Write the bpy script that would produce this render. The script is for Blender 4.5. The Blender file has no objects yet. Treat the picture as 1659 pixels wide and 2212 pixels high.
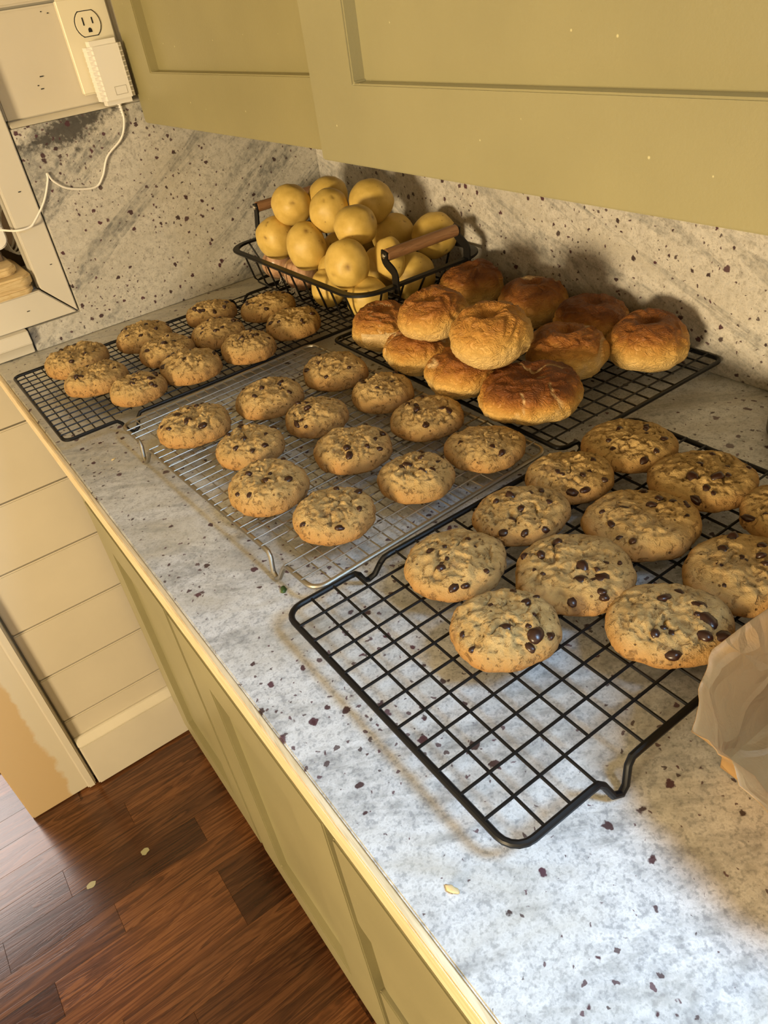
import bpy, bmesh, math, random
from math import pi, sin, cos, radians
from mathutils import Vector, Matrix, noise

S = bpy.context.scene
COL = S.collection

# ------------------------------------------------------------------ camera
cam_d = bpy.data.cameras.new('camera')
cam = bpy.data.objects.new('camera', cam_d); COL.objects.link(cam)
cx = Vector((0.804788, -0.578764, -0.131713))
cy = Vector((-0.431326, -0.417795, -0.799628))
cz = Vector((0.407767, 0.700342, -0.585872))
M = Matrix.Identity(4)
for i in range(3):
    M[i][0] = cx[i]; M[i][1] = -cy[i]; M[i][2] = -cz[i]
M.translation = (-0.72, -1.253, 1.325)
cam.matrix_world = M
cam_d.sensor_width = 36.0
cam_d.lens = 1625.5 / 2212 * 36.0
cam_d.clip_start = 0.02
S.camera = cam

# ------------------------------------------------------------------ light
S.view_settings.view_transform = 'Standard'
S.view_settings.look = 'None'
S.view_settings.gamma = 1.0
S.view_settings.use_curve_mapping = False
S.view_settings.exposure = -0.12
W = bpy.data.worlds.new('world'); S.world = W; W.use_nodes = True
W.node_tree.nodes['Background'].inputs[0].default_value = (1.0, 0.86, 0.62, 1)
W.node_tree.nodes['Background'].inputs[1].default_value = 0.03

def area(name, loc, target, sx, sy, watts, col):
    d = bpy.data.lights.new(name, 'AREA'); d.shape = 'RECTANGLE'
    d.size = sx; d.size_y = sy; d.energy = watts; d.color = col
    o = bpy.data.objects.new(name, d); COL.objects.link(o)
    o.location = loc
    o.rotation_euler = (Vector(target) - Vector(loc)).to_track_quat('-Z', 'Y').to_euler()
    return o
area('window_light_warm', (-3.0, -1.62, 1.20), (-0.25, -0.6, 1.0), 0.46, 0.38, 110, (1.0, 0.78, 0.47))
day = area('window_light_day', (-0.21, -1.69, 1.84), (-0.55, -1.05, 0.91), 0.36, 0.36, 8.8, (0.43, 0.69, 1.0))
day.data.spread = radians(95)
area('front_fill', (-2.1, -3.1, 1.75), (-0.4, -0.3, 1.0), 1.1, 0.9, 11, (1.0, 0.82, 0.54))  # added warm fill from behind the camera, not a known lamp
area('ceiling_fill', (-1.55, -1.5, 2.44), (-1.2, -0.9, 0.0), 1.3, 1.3, 2, (1.0, 0.82, 0.52))  # weak overhead fill added for warm ambient light
area('hall_light', (-1.55, 1.8, 1.85), (-1.0, 0.0, 0.0), 0.8, 0.8, 32, (1.0, 0.88, 0.82))

# ------------------------------------------------------------------ materials
def new_mat(name, rough=0.5, base=(0.5, 0.5, 0.5), metal=0.0, spec=0.5):
    m = bpy.data.materials.new(name); m.use_nodes = True
    b = m.node_tree.nodes['Principled BSDF']
    b.inputs['Base Color'].default_value = (*base, 1)
    b.inputs['Roughness'].default_value = rough
    b.inputs['Metallic'].default_value = metal
    b.inputs['Specular IOR Level'].default_value = spec
    return m
class NT:
    def __init__(s, m): s.t = m.node_tree; s.b = s.t.nodes['Principled BSDF']
    def n(s, k, **kw):
        nd = s.t.nodes.new(k)
        for a, v in kw.items(): setattr(nd, a, v)
        return nd
    def l(s, a, b): s.t.links.new(a, b)
    def coord(s, kind='Object', scale=(1, 1, 1), rot=(0, 0, 0)):
        tc = s.n('ShaderNodeTexCoord'); mp = s.n('ShaderNodeMapping')
        mp.inputs['Scale'].default_value = scale; mp.inputs['Rotation'].default_value = rot
        s.l(tc.outputs[kind], mp.inputs['Vector']); return mp.outputs[0]
    def aniso(s, rot, scale):
        v = s.coord('Object', (1, 1, 1), rot); mp = s.n('ShaderNodeMapping')
        mp.inputs['Scale'].default_value = scale; s.l(v, mp.inputs['Vector']); return mp.outputs[0]
    def noise(s, v, scale, detail=3, rough=0.55, dist=0.0):
        nd = s.n('ShaderNodeTexNoise')
        nd.inputs['Scale'].default_value = scale; nd.inputs['Detail'].default_value = detail
        nd.inputs['Roughness'].default_value = rough; nd.inputs['Distortion'].default_value = dist
        if v is not None: s.l(v, nd.inputs['Vector'])
        return nd.outputs['Fac']
    def vor(s, v, scale, feature='F1'):
        nd = s.n('ShaderNodeTexVoronoi', feature=feature); nd.inputs['Scale'].default_value = scale
        if v is not None: s.l(v, nd.inputs['Vector'])
        return nd
    def ramp(s, fac, stops):
        nd = s.n('ShaderNodeValToRGB'); r = nd.color_ramp
        while len(r.elements) < len(stops): r.elements.new(0.5)
        for e, (p, c) in zip(r.elements, stops):
            e.position = p
            e.color = (*c, 1) if isinstance(c, tuple) else (c, c, c, 1)
        s.l(fac, nd.inputs[0]); return nd.outputs[0]
    def mix(s, f, a, b, mode='MIX'):
        nd = s.n('ShaderNodeMix', data_type='RGBA', blend_type=mode)
        for k, v in ((0, f), (6, a), (7, b)):
            if isinstance(v, (int, float)): nd.inputs[k].default_value = v
            elif isinstance(v, tuple): nd.inputs[k].default_value = (*v, 1)
            else: s.l(v, nd.inputs[k])
        return nd.outputs[2]
    def math(s, op, a, b=0.0, clamp=False):
        nd = s.n('ShaderNodeMath', operation=op, use_clamp=clamp)
        for k, v in ((0, a), (1, b)):
            if isinstance(v, (int, float)): nd.inputs[k].default_value = v
            else: s.l(v, nd.inputs[k])
        return nd.outputs[0]
    def attr(s, name):
        return s.n('ShaderNodeAttribute', attribute_name=name).outputs['Fac']
    def bump(s, h, strength, dist, prev=None):
        nd = s.n('ShaderNodeBump'); nd.inputs['Strength'].default_value = strength
        nd.inputs['Distance'].default_value = dist
        s.l(h, nd.inputs['Height'])
        if prev is not None: s.l(prev, nd.inputs['Normal'])
        s.l(nd.outputs[0], s.b.inputs['Normal']); return nd.outputs[0]
    def base(s, c): s.l(c, s.b.inputs['Base Color'])
    def rough(s, c): s.l(c, s.b.inputs['Roughness'])

def granite(name, rot, light, dark, tan, vein_amt, rough, axes, stretch, blot=None):
    m = new_mat(name, rough); t = NT(m)
    v = t.coord('Object')
    vr = t.aniso(rot, tuple(1 + (k - 1) * 0.35 for k in stretch))
    fine = t.noise(v, 330, 5, 0.65)
    mid = t.noise(v, 110, 4, 0.6)
    c = t.mix(t.ramp(t.math('ADD', t.math('MULTIPLY', fine, 0.65), t.math('MULTIPLY', mid, 0.35)), [(0.40, 0.0), (0.54, 1.0)]), dark, light)
    patch = t.noise(vr, 6.5, 4, 0.6, 0.8)
    c = t.mix(t.math('MULTIPLY', t.ramp(patch, [(0.48, 0.0), (0.68, 1.0)]), 0.55), c, tan)
    if axes == 'xy':
        sy = t.n('ShaderNodeSeparateXYZ'); t.l(v, sy.inputs[0])
        k = t.math('ADD', sy.outputs[1], t.math('MULTIPLY', t.math('SUBTRACT', t.noise(vr, 4.0, 4, 0.6), 0.5), 0.9))
        c = t.mix(t.math('MULTIPLY', t.ramp(t.math('ADD', k, -0.15), [(0.0, 0.0), (0.42, 1.0)]), 0.62), c, (0.50, 0.44, 0.29))
    g2 = t.noise(v, 330, 2, 0.5)
    c = t.mix(t.math('MULTIPLY', t.ramp(g2, [(0.52, 0.0), (0.66, 1.0)]), 0.35), c, (0.30, 0.30, 0.29))
    # smoky drifts along the bedding direction
    ve = t.noise(t.aniso(rot, stretch), 2.6, 6, 0.66, 0.9)
    vm = t.ramp(ve, [(0.49, 0.0), (0.555, 0.95), (0.61, 0.25), (0.72, 1.0)])
    grain = t.ramp(t.noise(v, 120, 3), [(0.35, 0.25), (0.65, 1.0)])
    c = t.mix(t.math('MULTIPLY', t.math('MULTIPLY', vm, grain), vein_amt), c, (0.15, 0.155, 0.15))
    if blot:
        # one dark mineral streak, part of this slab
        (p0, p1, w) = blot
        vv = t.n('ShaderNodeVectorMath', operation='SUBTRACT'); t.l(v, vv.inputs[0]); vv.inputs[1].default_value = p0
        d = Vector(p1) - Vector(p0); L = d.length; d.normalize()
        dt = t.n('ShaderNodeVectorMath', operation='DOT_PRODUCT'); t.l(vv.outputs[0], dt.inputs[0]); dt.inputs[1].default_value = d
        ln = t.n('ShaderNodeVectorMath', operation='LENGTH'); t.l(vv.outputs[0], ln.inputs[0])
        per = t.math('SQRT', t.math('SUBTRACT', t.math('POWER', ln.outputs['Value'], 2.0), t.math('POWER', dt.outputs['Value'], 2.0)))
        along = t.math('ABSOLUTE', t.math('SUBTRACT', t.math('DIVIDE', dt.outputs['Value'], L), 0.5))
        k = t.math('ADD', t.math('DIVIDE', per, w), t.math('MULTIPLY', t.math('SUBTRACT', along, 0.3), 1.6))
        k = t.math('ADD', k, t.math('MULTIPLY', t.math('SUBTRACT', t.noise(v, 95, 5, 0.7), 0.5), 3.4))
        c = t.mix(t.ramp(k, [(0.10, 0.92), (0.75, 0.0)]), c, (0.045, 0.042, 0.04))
    # garnet specks of two sizes, in loose clusters
    wob = t.n('ShaderNodeTexNoise'); wob.inputs['Scale'].default_value = 210; t.l(v, wob.inputs['Vector'])
    sub = t.n('ShaderNodeVectorMath', operation='MULTIPLY_ADD')
    sub.inputs[1].default_value = (0.007, 0.007, 0.007); t.l(wob.outputs['Color'], sub.inputs[0]); t.l(v, sub.inputs[2])
    clus = t.noise(v, 9, 2, 0.5)
    sp_ = t.n('ShaderNodeSeparateXYZ'); t.l(sub.outputs[0], sp_.inputs[0]); cb_ = t.n('ShaderNodeCombineXYZ')
    for i, a_ in enumerate(axes): t.l(sp_.outputs['xyz'.index(a_)], cb_.inputs[i])
    for sc, lim, k0, k1, amt in ((42, 0.16, 0.34, 0.56, 0.95), (95, 0.19, 0.36, 0.60, 0.85), (26, 0.12, 0.42, 0.60, 0.9)):
        vo = t.vor(cb_.outputs[0], sc); vo.voronoi_dimensions = '2D'
        rnd = t.n('ShaderNodeSeparateColor'); t.l(vo.outputs['Color'], rnd.inputs[0])
        size = t.math('MULTIPLY', t.math('MULTIPLY', rnd.outputs[0], lim), t.ramp(t.math('ADD', clus, t.math('MULTIPLY', t.math('SUBTRACT', rnd.outputs[1], 0.5), 0.35)), [(k0, 0.0), (k1, 1.0)]))
        msk = t.math('MULTIPLY', t.math('SUBTRACT', size, vo.outputs['Distance']), 30.0, True)
        c = t.mix(t.math('MULTIPLY', msk, amt), c, t.mix(rnd.outputs[2], (0.035, 0.018, 0.02), (0.075, 0.02, 0.035)))
    t.base(c); t.bump(fine, 0.05, 0.001)
    return m

def paint(name, base, rough, var=0.06, bump=0.12, bscale=140):
    m = new_mat(name, rough); t = NT(m); v = t.coord('Object')
    n1 = t.noise(v, 5, 4)
    lo = tuple(c * (1 - var * 1.6) for c in base); hi = tuple(min(1, c * (1 + var)) for c in base)
    c = t.mix(t.ramp(n1, [(0.35, 0.0), (0.65, 1.0)]), lo, hi)
    t.base(c); t.bump(t.noise(v, bscale, 4, 0.6), bump, 0.0012)
    return m

MAT = {}
MAT['counter'] = granite('counter_granite', (0.1, 0.2, 0.55), (0.66, 0.67, 0.67), (0.34, 0.35, 0.36), (0.40, 0.365, 0.285), 0.6, 0.28, 'xy', (1.3, 6.0, 1.0))
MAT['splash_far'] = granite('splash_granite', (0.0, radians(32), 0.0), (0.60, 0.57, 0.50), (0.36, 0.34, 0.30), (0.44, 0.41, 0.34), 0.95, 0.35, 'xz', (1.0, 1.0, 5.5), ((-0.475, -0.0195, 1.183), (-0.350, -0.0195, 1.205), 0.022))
MAT['splash_right'] = granite('splash_granite_right', (radians(-24), 0.0, 0.0), (0.66, 0.62, 0.55), (0.40, 0.37, 0.32), (0.50, 0.46, 0.38), 0.65, 0.35, 'yz', (1.0, 1.0, 8.0))

def cabinet_paint(name, base):
    m = new_mat(name, 0.38); t = NT(m); v = t.coord('Object')
    n1 = t.noise(v, 4, 4)
    c = t.mix(t.ramp(n1, [(0.35, 0.0), (0.65, 1.0)]), tuple(k * 0.9 for k in base), tuple(k * 1.05 for k in base))
    s_ = t.n('ShaderNodeSeparateXYZ'); t.l(v, s_.inputs[0]); c_ = t.n('ShaderNodeCombineXYZ')
    t.l(s_.outputs[1], c_.inputs[0]); t.l(s_.outputs[2], c_.inputs[1])
    vo = t.vor(c_.outputs[0], 26); vo.voronoi_dimensions = '2D'; sc = t.n('ShaderNodeSeparateColor'); t.l(vo.outputs['Color'], sc.inputs[0])
    fl = t.math('MULTIPLY', t.math('SUBTRACT', t.math('MULTIPLY', t.math('SUBTRACT', sc.outputs[0], 0.5), 0.06), vo.outputs['Distance']), 60, True)
    c = t.mix(t.math('MULTIPLY', fl, 0.75), c, (0.62, 0.57, 0.33))
    vo2 = t.vor(c_.outputs[0], 6); vo2.voronoi_dimensions = '2D'; sc2 = t.n('ShaderNodeSeparateColor'); t.l(vo2.outputs['Color'], sc2.inputs[0])
    fl2 = t.math('MULTIPLY', t.math('SUBTRACT', t.math('MULTIPLY', t.math('SUBTRACT', sc2.outputs[0], 0.75), 0.03), vo2.outputs['Distance']), 90, True)
    c = t.mix(t.math('MULTIPLY', fl2, 0.9), c, (0.03, 0.025, 0.015))
    t.base(c); t.bump(t.noise(v, 260, 4, 0.65), 0.16, 0.001)
    return m
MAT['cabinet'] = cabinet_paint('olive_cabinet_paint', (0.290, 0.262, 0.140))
MAT['cabinet_shaded'] = cabinet_paint('olive_cabinet_paint_shaded', (0.265, 0.232, 0.108))  # same olive paint; weaker daylight on the corner unit is put into the colour
MAT['cabinet_gap'] = paint('olive_face_frame_paint', (0.30, 0.25, 0.10), 0.5)
MAT['white_paint'] = paint('cream_white_paint', (0.60, 0.545, 0.435), 0.42, 0.03, 0.08, 60)
MAT['trim_paint'] = paint('white_trim_paint', (0.63, 0.585, 0.485), 0.38, 0.03, 0.06, 80)
MAT['groove'] = paint('grey_caulk', (0.42, 0.39, 0.32), 0.6)
MAT['plastic'] = new_mat('white_plastic', 0.33, (0.78, 0.75, 0.68))
MAT['plate'] = new_mat('cream_plastic', 0.3, (0.76, 0.70, 0.53))
MAT['slot'] = new_mat('dark_slot', 0.7, (0.01, 0.01, 0.01))
MAT['black_wire'] = new_mat('black_nonstick_coating', 0.42, (0.004, 0.004, 0.0045), 0.0, 0.3)
MAT['black_metal'] = new_mat('black_powder_coat', 0.48, (0.007, 0.0065, 0.006), 0.0, 0.35)
MAT['chrome'] = new_mat('bright_steel', 0.25, (0.74, 0.70, 0.62), 1.0)
MAT['silver_wire'] = new_mat('worn_chrome_wire', 0.40, (0.40, 0.375, 0.32), 1.0)
MAT['wall_plain'] = paint('plain_wall_paint', (0.72, 0.66, 0.52), 0.6, 0.03, 0.05, 40)
MAT['niche'] = paint('brown_niche_paint', (0.10, 0.065, 0.035), 0.6)
MAT['chocolate'] = new_mat('dark_chocolate', 0.32, (0.030, 0.0105, 0.006))
MAT['herb'] = new_mat('green_herb', 0.5, (0.035, 0.075, 0.012))
MAT['tin'] = new_mat('dark_tin', 0.35, (0.16, 0.15, 0.12), 0.8)

def tan_casing():
    m = new_mat('tan_and_white_casing', 0.5); t = NT(m); v = t.coord('Object')
    sep = t.n('ShaderNodeSeparateXYZ'); t.l(v, sep.inputs[0])
    n = t.noise(v, 14, 4, 0.6)
    e = t.math('ADD', sep.outputs[0], t.math('MULTIPLY', t.math('SUBTRACT', n, 0.5), 0.05))
    k = t.ramp(t.math('MULTIPLY', t.math('ADD', e, 0.0), 8.0), [(0.66, 0.0), (0.72, 1.0)])
    t.base(t.mix(k, (0.52, 0.385, 0.215), (0.58, 0.53, 0.42)))
    t.bump(t.noise(v, 60, 3), 0.1, 0.001); return m
MAT['casing'] = tan_casing()

def wood(name, c0, c1, c2, rough, scale=(2, 40, 40), vary=False, rings=7.0):
    m = new_mat(name, rough); t = NT(m)
    v = t.coord('Object', scale)
    if vary:
        oi = t.n('ShaderNodeObjectInfo'); off = t.n('ShaderNodeVectorMath', operation='MULTIPLY_ADD')
        cmb = t.n('ShaderNodeCombineXYZ')
        for i in range(3): t.l(oi.outputs['Random'], cmb.inputs[i])
        off.inputs[1].default_value = (37, 91, 53); t.l(cmb.outputs[0], off.inputs[0]); t.l(v, off.inputs[2]); v = off.outputs[0]
    n1 = t.noise(v, 1.0, 5, 0.62, 1.2)
    w = t.math('FRACT', t.math('MULTIPLY', n1, rings))
    g = t.math('ADD', t.math('MULTIPLY', t.ramp(w, [(0.0, 0.0), (0.75, 1.0), (1.0, 0.0)]), 0.36), t.math('ADD', 0.10, t.math('MULTIPLY', t.noise(v, 5.0, 4, 0.7), 0.54)))
    c = t.ramp(g, [(0.22, c0), (0.5, c1), (0.78, c2)])
    if vary:
        hue = t.ramp(oi.outputs['Random'], [(0.0, (0.42, 0.36, 0.36)), (0.35, (0.75, 0.70, 0.68)), (0.65, (1.0, 0.95, 0.9)), (1.0, (1.35, 1.25, 1.1))])
        c = t.mix(1.0, c, hue, 'MULTIPLY')
    t.base(c); t.bump(g, 0.12, 0.0008)
    return m
MAT['floor_wood'] = wood('dark_red_brown_laminate', (0.020, 0.0088, 0.004), (0.086, 0.034, 0.0135), (0.165, 0.073, 0.030), 0.21, (2.2, 34, 34), True, 6.0)
MAT['edge_wood'] = wood('pale_plywood_edge', (0.50, 0.37, 0.19), (0.66, 0.53, 0.32), (0.74, 0.62, 0.41), 0.5, (60, 4, 60))
MAT['beech'] = wood('brown_handle_wood', (0.17, 0.085, 0.035), (0.27, 0.135, 0.06), (0.33, 0.175, 0.08), 0.45, (6, 60, 60))
MAT['board_wood'] = wood('pale_maple', (0.50, 0.36, 0.16), (0.66, 0.49, 0.24), (0.72, 0.56, 0.30), 0.5, (10, 60, 60))

def cookie_mat():
    m = new_mat('cookie_dough', 0.72, spec=0.25); t = NT(m); v = t.coord('Object')
    oi = t.n('ShaderNodeObjectInfo'); r = oi.outputs['Random']
    off = t.n('ShaderNodeVectorMath', operation='ADD'); cmb = t.n('ShaderNodeCombineXYZ')
    for i in range(3): t.l(r, cmb.inputs[i])
    t.l(v, off.inputs[0]); t.l(cmb.outputs[0], off.inputs[1]); v = off.outputs[0]
    edge = t.attr('edge'); crev = t.attr('crevice')
    n = t.noise(v, 55, 5, 0.65)
    top = t.mix(t.ramp(n, [(0.35, 0.0), (0.65, 1.0)]), (0.45, 0.295, 0.110), (0.63, 0.44, 0.185))
    k = t.math('ADD', edge, t.math('MULTIPLY', t.math('SUBTRACT', n, 0.5), 0.9), True)
    c = t.mix(t.ramp(k, [(0.52, 0.0), (1.0, 0.85)]), top, (0.42, 0.205, 0.060))
    c = t.mix(t.math('MULTIPLY', crev, 0.8, True), c, (0.13, 0.066, 0.024))
    # melted chocolate smears and fine dark flecks
    sm = t.noise(v, 42, 3, 0.6)
    c = t.mix(t.math('MULTIPLY', t.ramp(sm, [(0.63, 0.0), (0.72, 1.0)]), 0.55), c, (0.14, 0.075, 0.04))
    vo = t.vor(v, 230); sc = t.n('ShaderNodeSeparateColor'); t.l(vo.outputs['Color'], sc.inputs[0])
    fl = t.math('MULTIPLY', t.math('SUBTRACT', t.math('MULTIPLY', t.math('SUBTRACT', sc.outputs[0], 0.68), 0.9), vo.outputs['Distance']), 9, True)
    c = t.mix(t.math('MULTIPLY', fl, 0.8), c, (0.09, 0.04, 0.018))
    pit = t.ramp(t.noise(v, 165, 4, 0.7, 0.6), [(0.34, 1.0), (0.44, 0.0)])
    c = t.mix(t.math('MULTIPLY', pit, 0.6), c, (0.17, 0.08, 0.024))
    t.base(c)
    h = t.math('ADD', t.math('MULTIPLY', t.noise(v, 190, 6, 0.75), 1.0), t.math('MULTIPLY', t.math('ADD', fl, pit), -0.45))
    b1 = t.bump(h, 1.0, 0.0028)
    nd = t.vor(v, 120, 'DISTANCE_TO_EDGE')
    t.bump(t.ramp(nd.outputs['Distance'], [(0.0, 0.0), (0.10, 1.0)]), 0.22, 0.001, b1)
    return m
MAT['cookie'] = cookie_mat()

def bagel_mat():
    m = new_mat('bagel_crust', 0.5, spec=0.3); t = NT(m); v = t.coord('Object')
    k = t.attr('bake'); cr = t.attr('crack')
    n = t.noise(v, 45, 5, 0.65, 0.4)
    k2 = t.math('ADD', k, t.math('MULTIPLY', t.math('SUBTRACT', n, 0.5), 0.45), True)
    c = t.ramp(k2, [(0.10, (0.72, 0.50, 0.20)), (0.34, (0.64, 0.40, 0.120)), (0.60, (0.52, 0.265, 0.060)), (0.84, (0.31, 0.118, 0.025)), (1.0, (0.15, 0.048, 0.011))])
    c = t.mix(t.math('MULTIPLY', cr, 0.85, True), c, (0.70, 0.52, 0.27))
    t.base(c)
    w = t.noise(t.coord('Object', (1, 1, 1.7)), 75, 4, 0.6, 1.5)
    b1 = t.bump(t.ramp(w, [(0.38, 0.0), (0.5, 1.0), (0.62, 0.1)]), 0.6, 0.0026)
    t.bump(t.noise(v, 420, 3), 0.15, 0.0006, b1)
    return m
MAT['bagel'] = bagel_mat()

def potato_mat():
    m = new_mat('yellow_potato_skin', 0.46, spec=0.35); t = NT(m); v = t.coord('Object')
    n = t.noise(v, 38, 4, 0.6)
    c = t.mix(t.ramp(n, [(0.35, 0.0), (0.7, 1.0)]), (0.55, 0.37, 0.085), (0.73, 0.52, 0.15))
    c = t.mix(t.math('MULTIPLY', t.attr('eye'), 0.95, True), c, (0.17, 0.085, 0.02))
    vo = t.vor(v, 150); sc = t.n('ShaderNodeSeparateColor'); t.l(vo.outputs['Color'], sc.inputs[0])
    fl = t.math('MULTIPLY', t.math('SUBTRACT', t.math('MULTIPLY', t.math('SUBTRACT', sc.outputs[0], 0.7), 0.8), vo.outputs['Distance']), 8, True)
    c = t.mix(t.math('MULTIPLY', fl, 0.6), c, (0.24, 0.13, 0.035))
    t.base(c); t.bump(t.noise(v, 220, 4), 0.08, 0.0008)
    return m
MAT['potato'] = potato_mat()

def onion_mat():
    m = new_mat('pinkish_onion_skin', 0.25); t = NT(m)
    v = t.coord('Object', (1, 1, 0.12))
    n = t.noise(v, 130, 4, 0.6)
    t.base(t.ramp(n, [(0.35, (0.36, 0.19, 0.10)), (0.6, (0.55, 0.34, 0.20)), (0.75, (0.62, 0.44, 0.28))]))
    t.bump(n, 0.15, 0.001); return m
MAT['onion'] = onion_mat()

def paper_mat():
    m = new_mat('brown_parchment', 0.55, (0.50, 0.31, 0.13)); t = NT(m); v = t.coord('Object')
    n = t.noise(v, 30, 5, 0.65, 0.8)
    t.base(t.mix(n, (0.40, 0.24, 0.09), (0.52, 0.335, 0.145)))
    b1 = t.bump(t.noise(v, 60, 4, 0.6, 1.0), 0.5, 0.003)
    wv = t.n('ShaderNodeTexNoise'); wv.inputs['Scale'].default_value = 18; t.l(v, wv.inputs['Vector'])
    ad_ = t.n('ShaderNodeVectorMath', operation='MULTIPLY_ADD'); ad_.inputs[1].default_value = (0.05, 0.05, 0.05)
    t.l(wv.outputs['Color'], ad_.inputs[0]); t.l(v, ad_.inputs[2])
    ve = t.vor(ad_.outputs[0], 26, 'DISTANCE_TO_EDGE')
    t.bump(t.ramp(ve.outputs['Distance'], [(0.0, 1.0), (0.16, 0.0)]), 0.5, 0.003, b1)
    tr = t.n('ShaderNodeBsdfTranslucent'); tr.inputs[0].default_value = (0.62, 0.36, 0.13, 1)
    mx = t.n('ShaderNodeMixShader'); mx.inputs[0].default_value = 0.35
    out = t.t.nodes['Material Output']
    t.l(t.b.outputs[0], mx.inputs[1]); t.l(tr.outputs[0], mx.inputs[2]); t.l(mx.outputs[0], out.inputs[0])
    return m
MAT['paper'] = paper_mat()

# ------------------------------------------------------------------ helpers
def tag(o, label=None, cat=None, group=None, kind=None):
    if label: o['label'] = label
    if cat: o['category'] = cat
    if group: o['group'] = group
    if kind: o['kind'] = kind
    return o
def empty(name, loc, rz=0.0):
    o = bpy.data.objects.new(name, None); COL.objects.link(o)
    o.location = loc; o.rotation_euler = (0, 0, rz); o.empty_display_size = 0.02
    return o
def link(name, me, mat, parent=None, loc=None, rot=None):
    if mat is not None and not me.materials: me.materials.append(mat)
    o = bpy.data.objects.new(name, me); COL.objects.link(o)
    if parent is not None: o.parent = parent
    if loc is not None: o.location = loc
    if rot is not None: o.rotation_euler = rot
    return o
def shade(me, angle=35):
    bm = bmesh.new(); bm.from_mesh(me)
    lim = radians(angle)
    for f in bm.faces: f.smooth = True
    for e in bm.edges:
        if len(e.link_faces) == 2 and e.calc_face_angle(0) > lim: e.smooth = False
    bm.to_mesh(me); bm.free()
class MB:
    def __init__(s): s.v = []; s.f = []
    def box(s, a, b):
        (x0, y0, z0), (x1, y1, z1) = a, b
        x0, x1 = sorted((x0, x1)); y0, y1 = sorted((y0, y1)); z0, z1 = sorted((z0, z1))
        n = len(s.v)
        s.v += [(x0, y0, z0), (x1, y0, z0), (x1, y1, z0), (x0, y1, z0), (x0, y0, z1), (x1, y0, z1), (x1, y1, z1), (x0, y1, z1)]
        s.f += [tuple(n + i for i in q) for q in ((0, 3, 2, 1), (4, 5, 6, 7), (0, 1, 5, 4), (1, 2, 6, 5), (2, 3, 7, 6), (3, 0, 4, 7))]
        return s
    def tube(s, pts, r, seg=8, closed=False):
        P = [Vector(p) for p in pts]; n = len(P); base = len(s.v)
        up = Vector((0, 0, 1)); prev = None
        for i in range(n):
            if closed: d = P[(i + 1) % n] - P[i - 1]
            else: d = P[min(i + 1, n - 1)] - P[max(i - 1, 0)]
            d.normalize()
            if prev is None:
                a = up if abs(d.z) < 0.9 else Vector((1, 0, 0)); u = d.cross(a).normalized()
            else:
                u = (prev - d * prev.dot(d)).normalized()
            prev = u; w = d.cross(u)
            rr = r[i] if isinstance(r, (list, tuple)) else r
            for k in range(seg):
                t = 2 * pi * k / seg
                s.v.append(tuple(P[i] + u * (rr * cos(t)) + w * (rr * sin(t))))
        for i in range(n if closed else n - 1):
            a = base + i * seg; b = base + ((i + 1) % n) * seg
            for k in range(seg): s.f.append((a + k, a + (k + 1) % seg, b + (k + 1) % seg, b + k))
        if not closed:
            s.f.append(tuple(base + k for k in range(seg))[::-1])
            s.f.append(tuple(base + (n - 1) * seg + k for k in range(seg)))
        return s
    def lathe(s, prof, seg=32, c=(0, 0, 0)):
        base = len(s.v)
        for r, z in prof:
            for k in range(seg):
                t = 2 * pi * k / seg
                s.v.append((c[0] + r * cos(t), c[1] + r * sin(t), c[2] + z))
        for i in range(len(prof) - 1):
            a = base + i * seg; b = a + seg
            for k in range(seg): s.f.append((a + k, a + (k + 1) % seg, b + (k + 1) % seg, b + k))
        s.f.append(tuple(base + k for k in range(seg))[::-1])
        s.f.append(tuple(base + (len(prof) - 1) * seg + k for k in range(seg)))
        return s
    def prism(s, poly, axis, a, b):
        n = len(s.v); m = len(poly)
        def put(p, t):
            return {'x': (t, p[0], p[1]), 'y': (p[0], t, p[1]), 'z': (p[0], p[1], t)}[axis]
        s.v += [put(p, a) for p in poly] + [put(p, b) for p in poly]
        s.f.append(tuple(range(n, n + m))[::-1]); s.f.append(tuple(range(n + m, n + 2 * m)))
        for i in range(m): s.f.append((n + i, n + (i + 1) % m, n + m + (i + 1) % m, n + m + i))
        return s
    def mesh(s, name, bevel=0.0, seg=2, off=(0, 0, 0), angle=35):
        me = bpy.data.meshes.new(name)
        me.from_pydata([(x - off[0], y - off[1], z - off[2]) for x, y, z in s.v], [], s.f)
        bm = bmesh.new(); bm.from_mesh(me)
        bmesh.ops.recalc_face_normals(bm, faces=bm.faces)
        if bevel:
            ed = [e for e in bm.edges if len(e.link_faces) == 2 and e.calc_face_angle(0) > radians(30)]
            bmesh.ops.bevel(bm, geom=ed, offset=bevel, segments=seg, affect='EDGES', clamp_overlap=True)
        bm.to_mesh(me); bm.free(); me.update(); shade(me, angle); return me
    def build(s, name, mat, parent=None, bevel=0.0, seg=2, off=None, angle=35):
        if off is None: off = tuple(parent.location) if parent is not None else (0, 0, 0)
        if parent is not None and parent.parent is not None and off == tuple(parent.location):
            off = tuple(Vector(parent.parent.location) + parent.location)
        return link(name, s.mesh(name, bevel, seg, off, angle), mat, parent)
def B(name, a, b, mat, parent=None, bevel=0.0015, seg=2):
    return MB().box(a, b).build(name, MAT[mat], parent, bevel, seg)
def structure(o): o['kind'] = 'structure'; return o
def smooth_path(pts, n=6):
    P = [Vector(p) for p in pts]; out = []
    for i in range(len(P) - 1):
        p0 = P[max(i - 1, 0)]; p1 = P[i]; p2 = P[i + 1]; p3 = P[min(i + 2, len(P) - 1)]
        for k in range(n):
            t = k / n
            out.append(0.5 * ((2 * p1) + (p2 - p0) * t + (2 * p0 - 5 * p1 + 4 * p2 - p3) * t * t + (3 * p1 - p0 - 3 * p2 + p3) * t ** 3))
    out.append(P[-1]); return out

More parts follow.
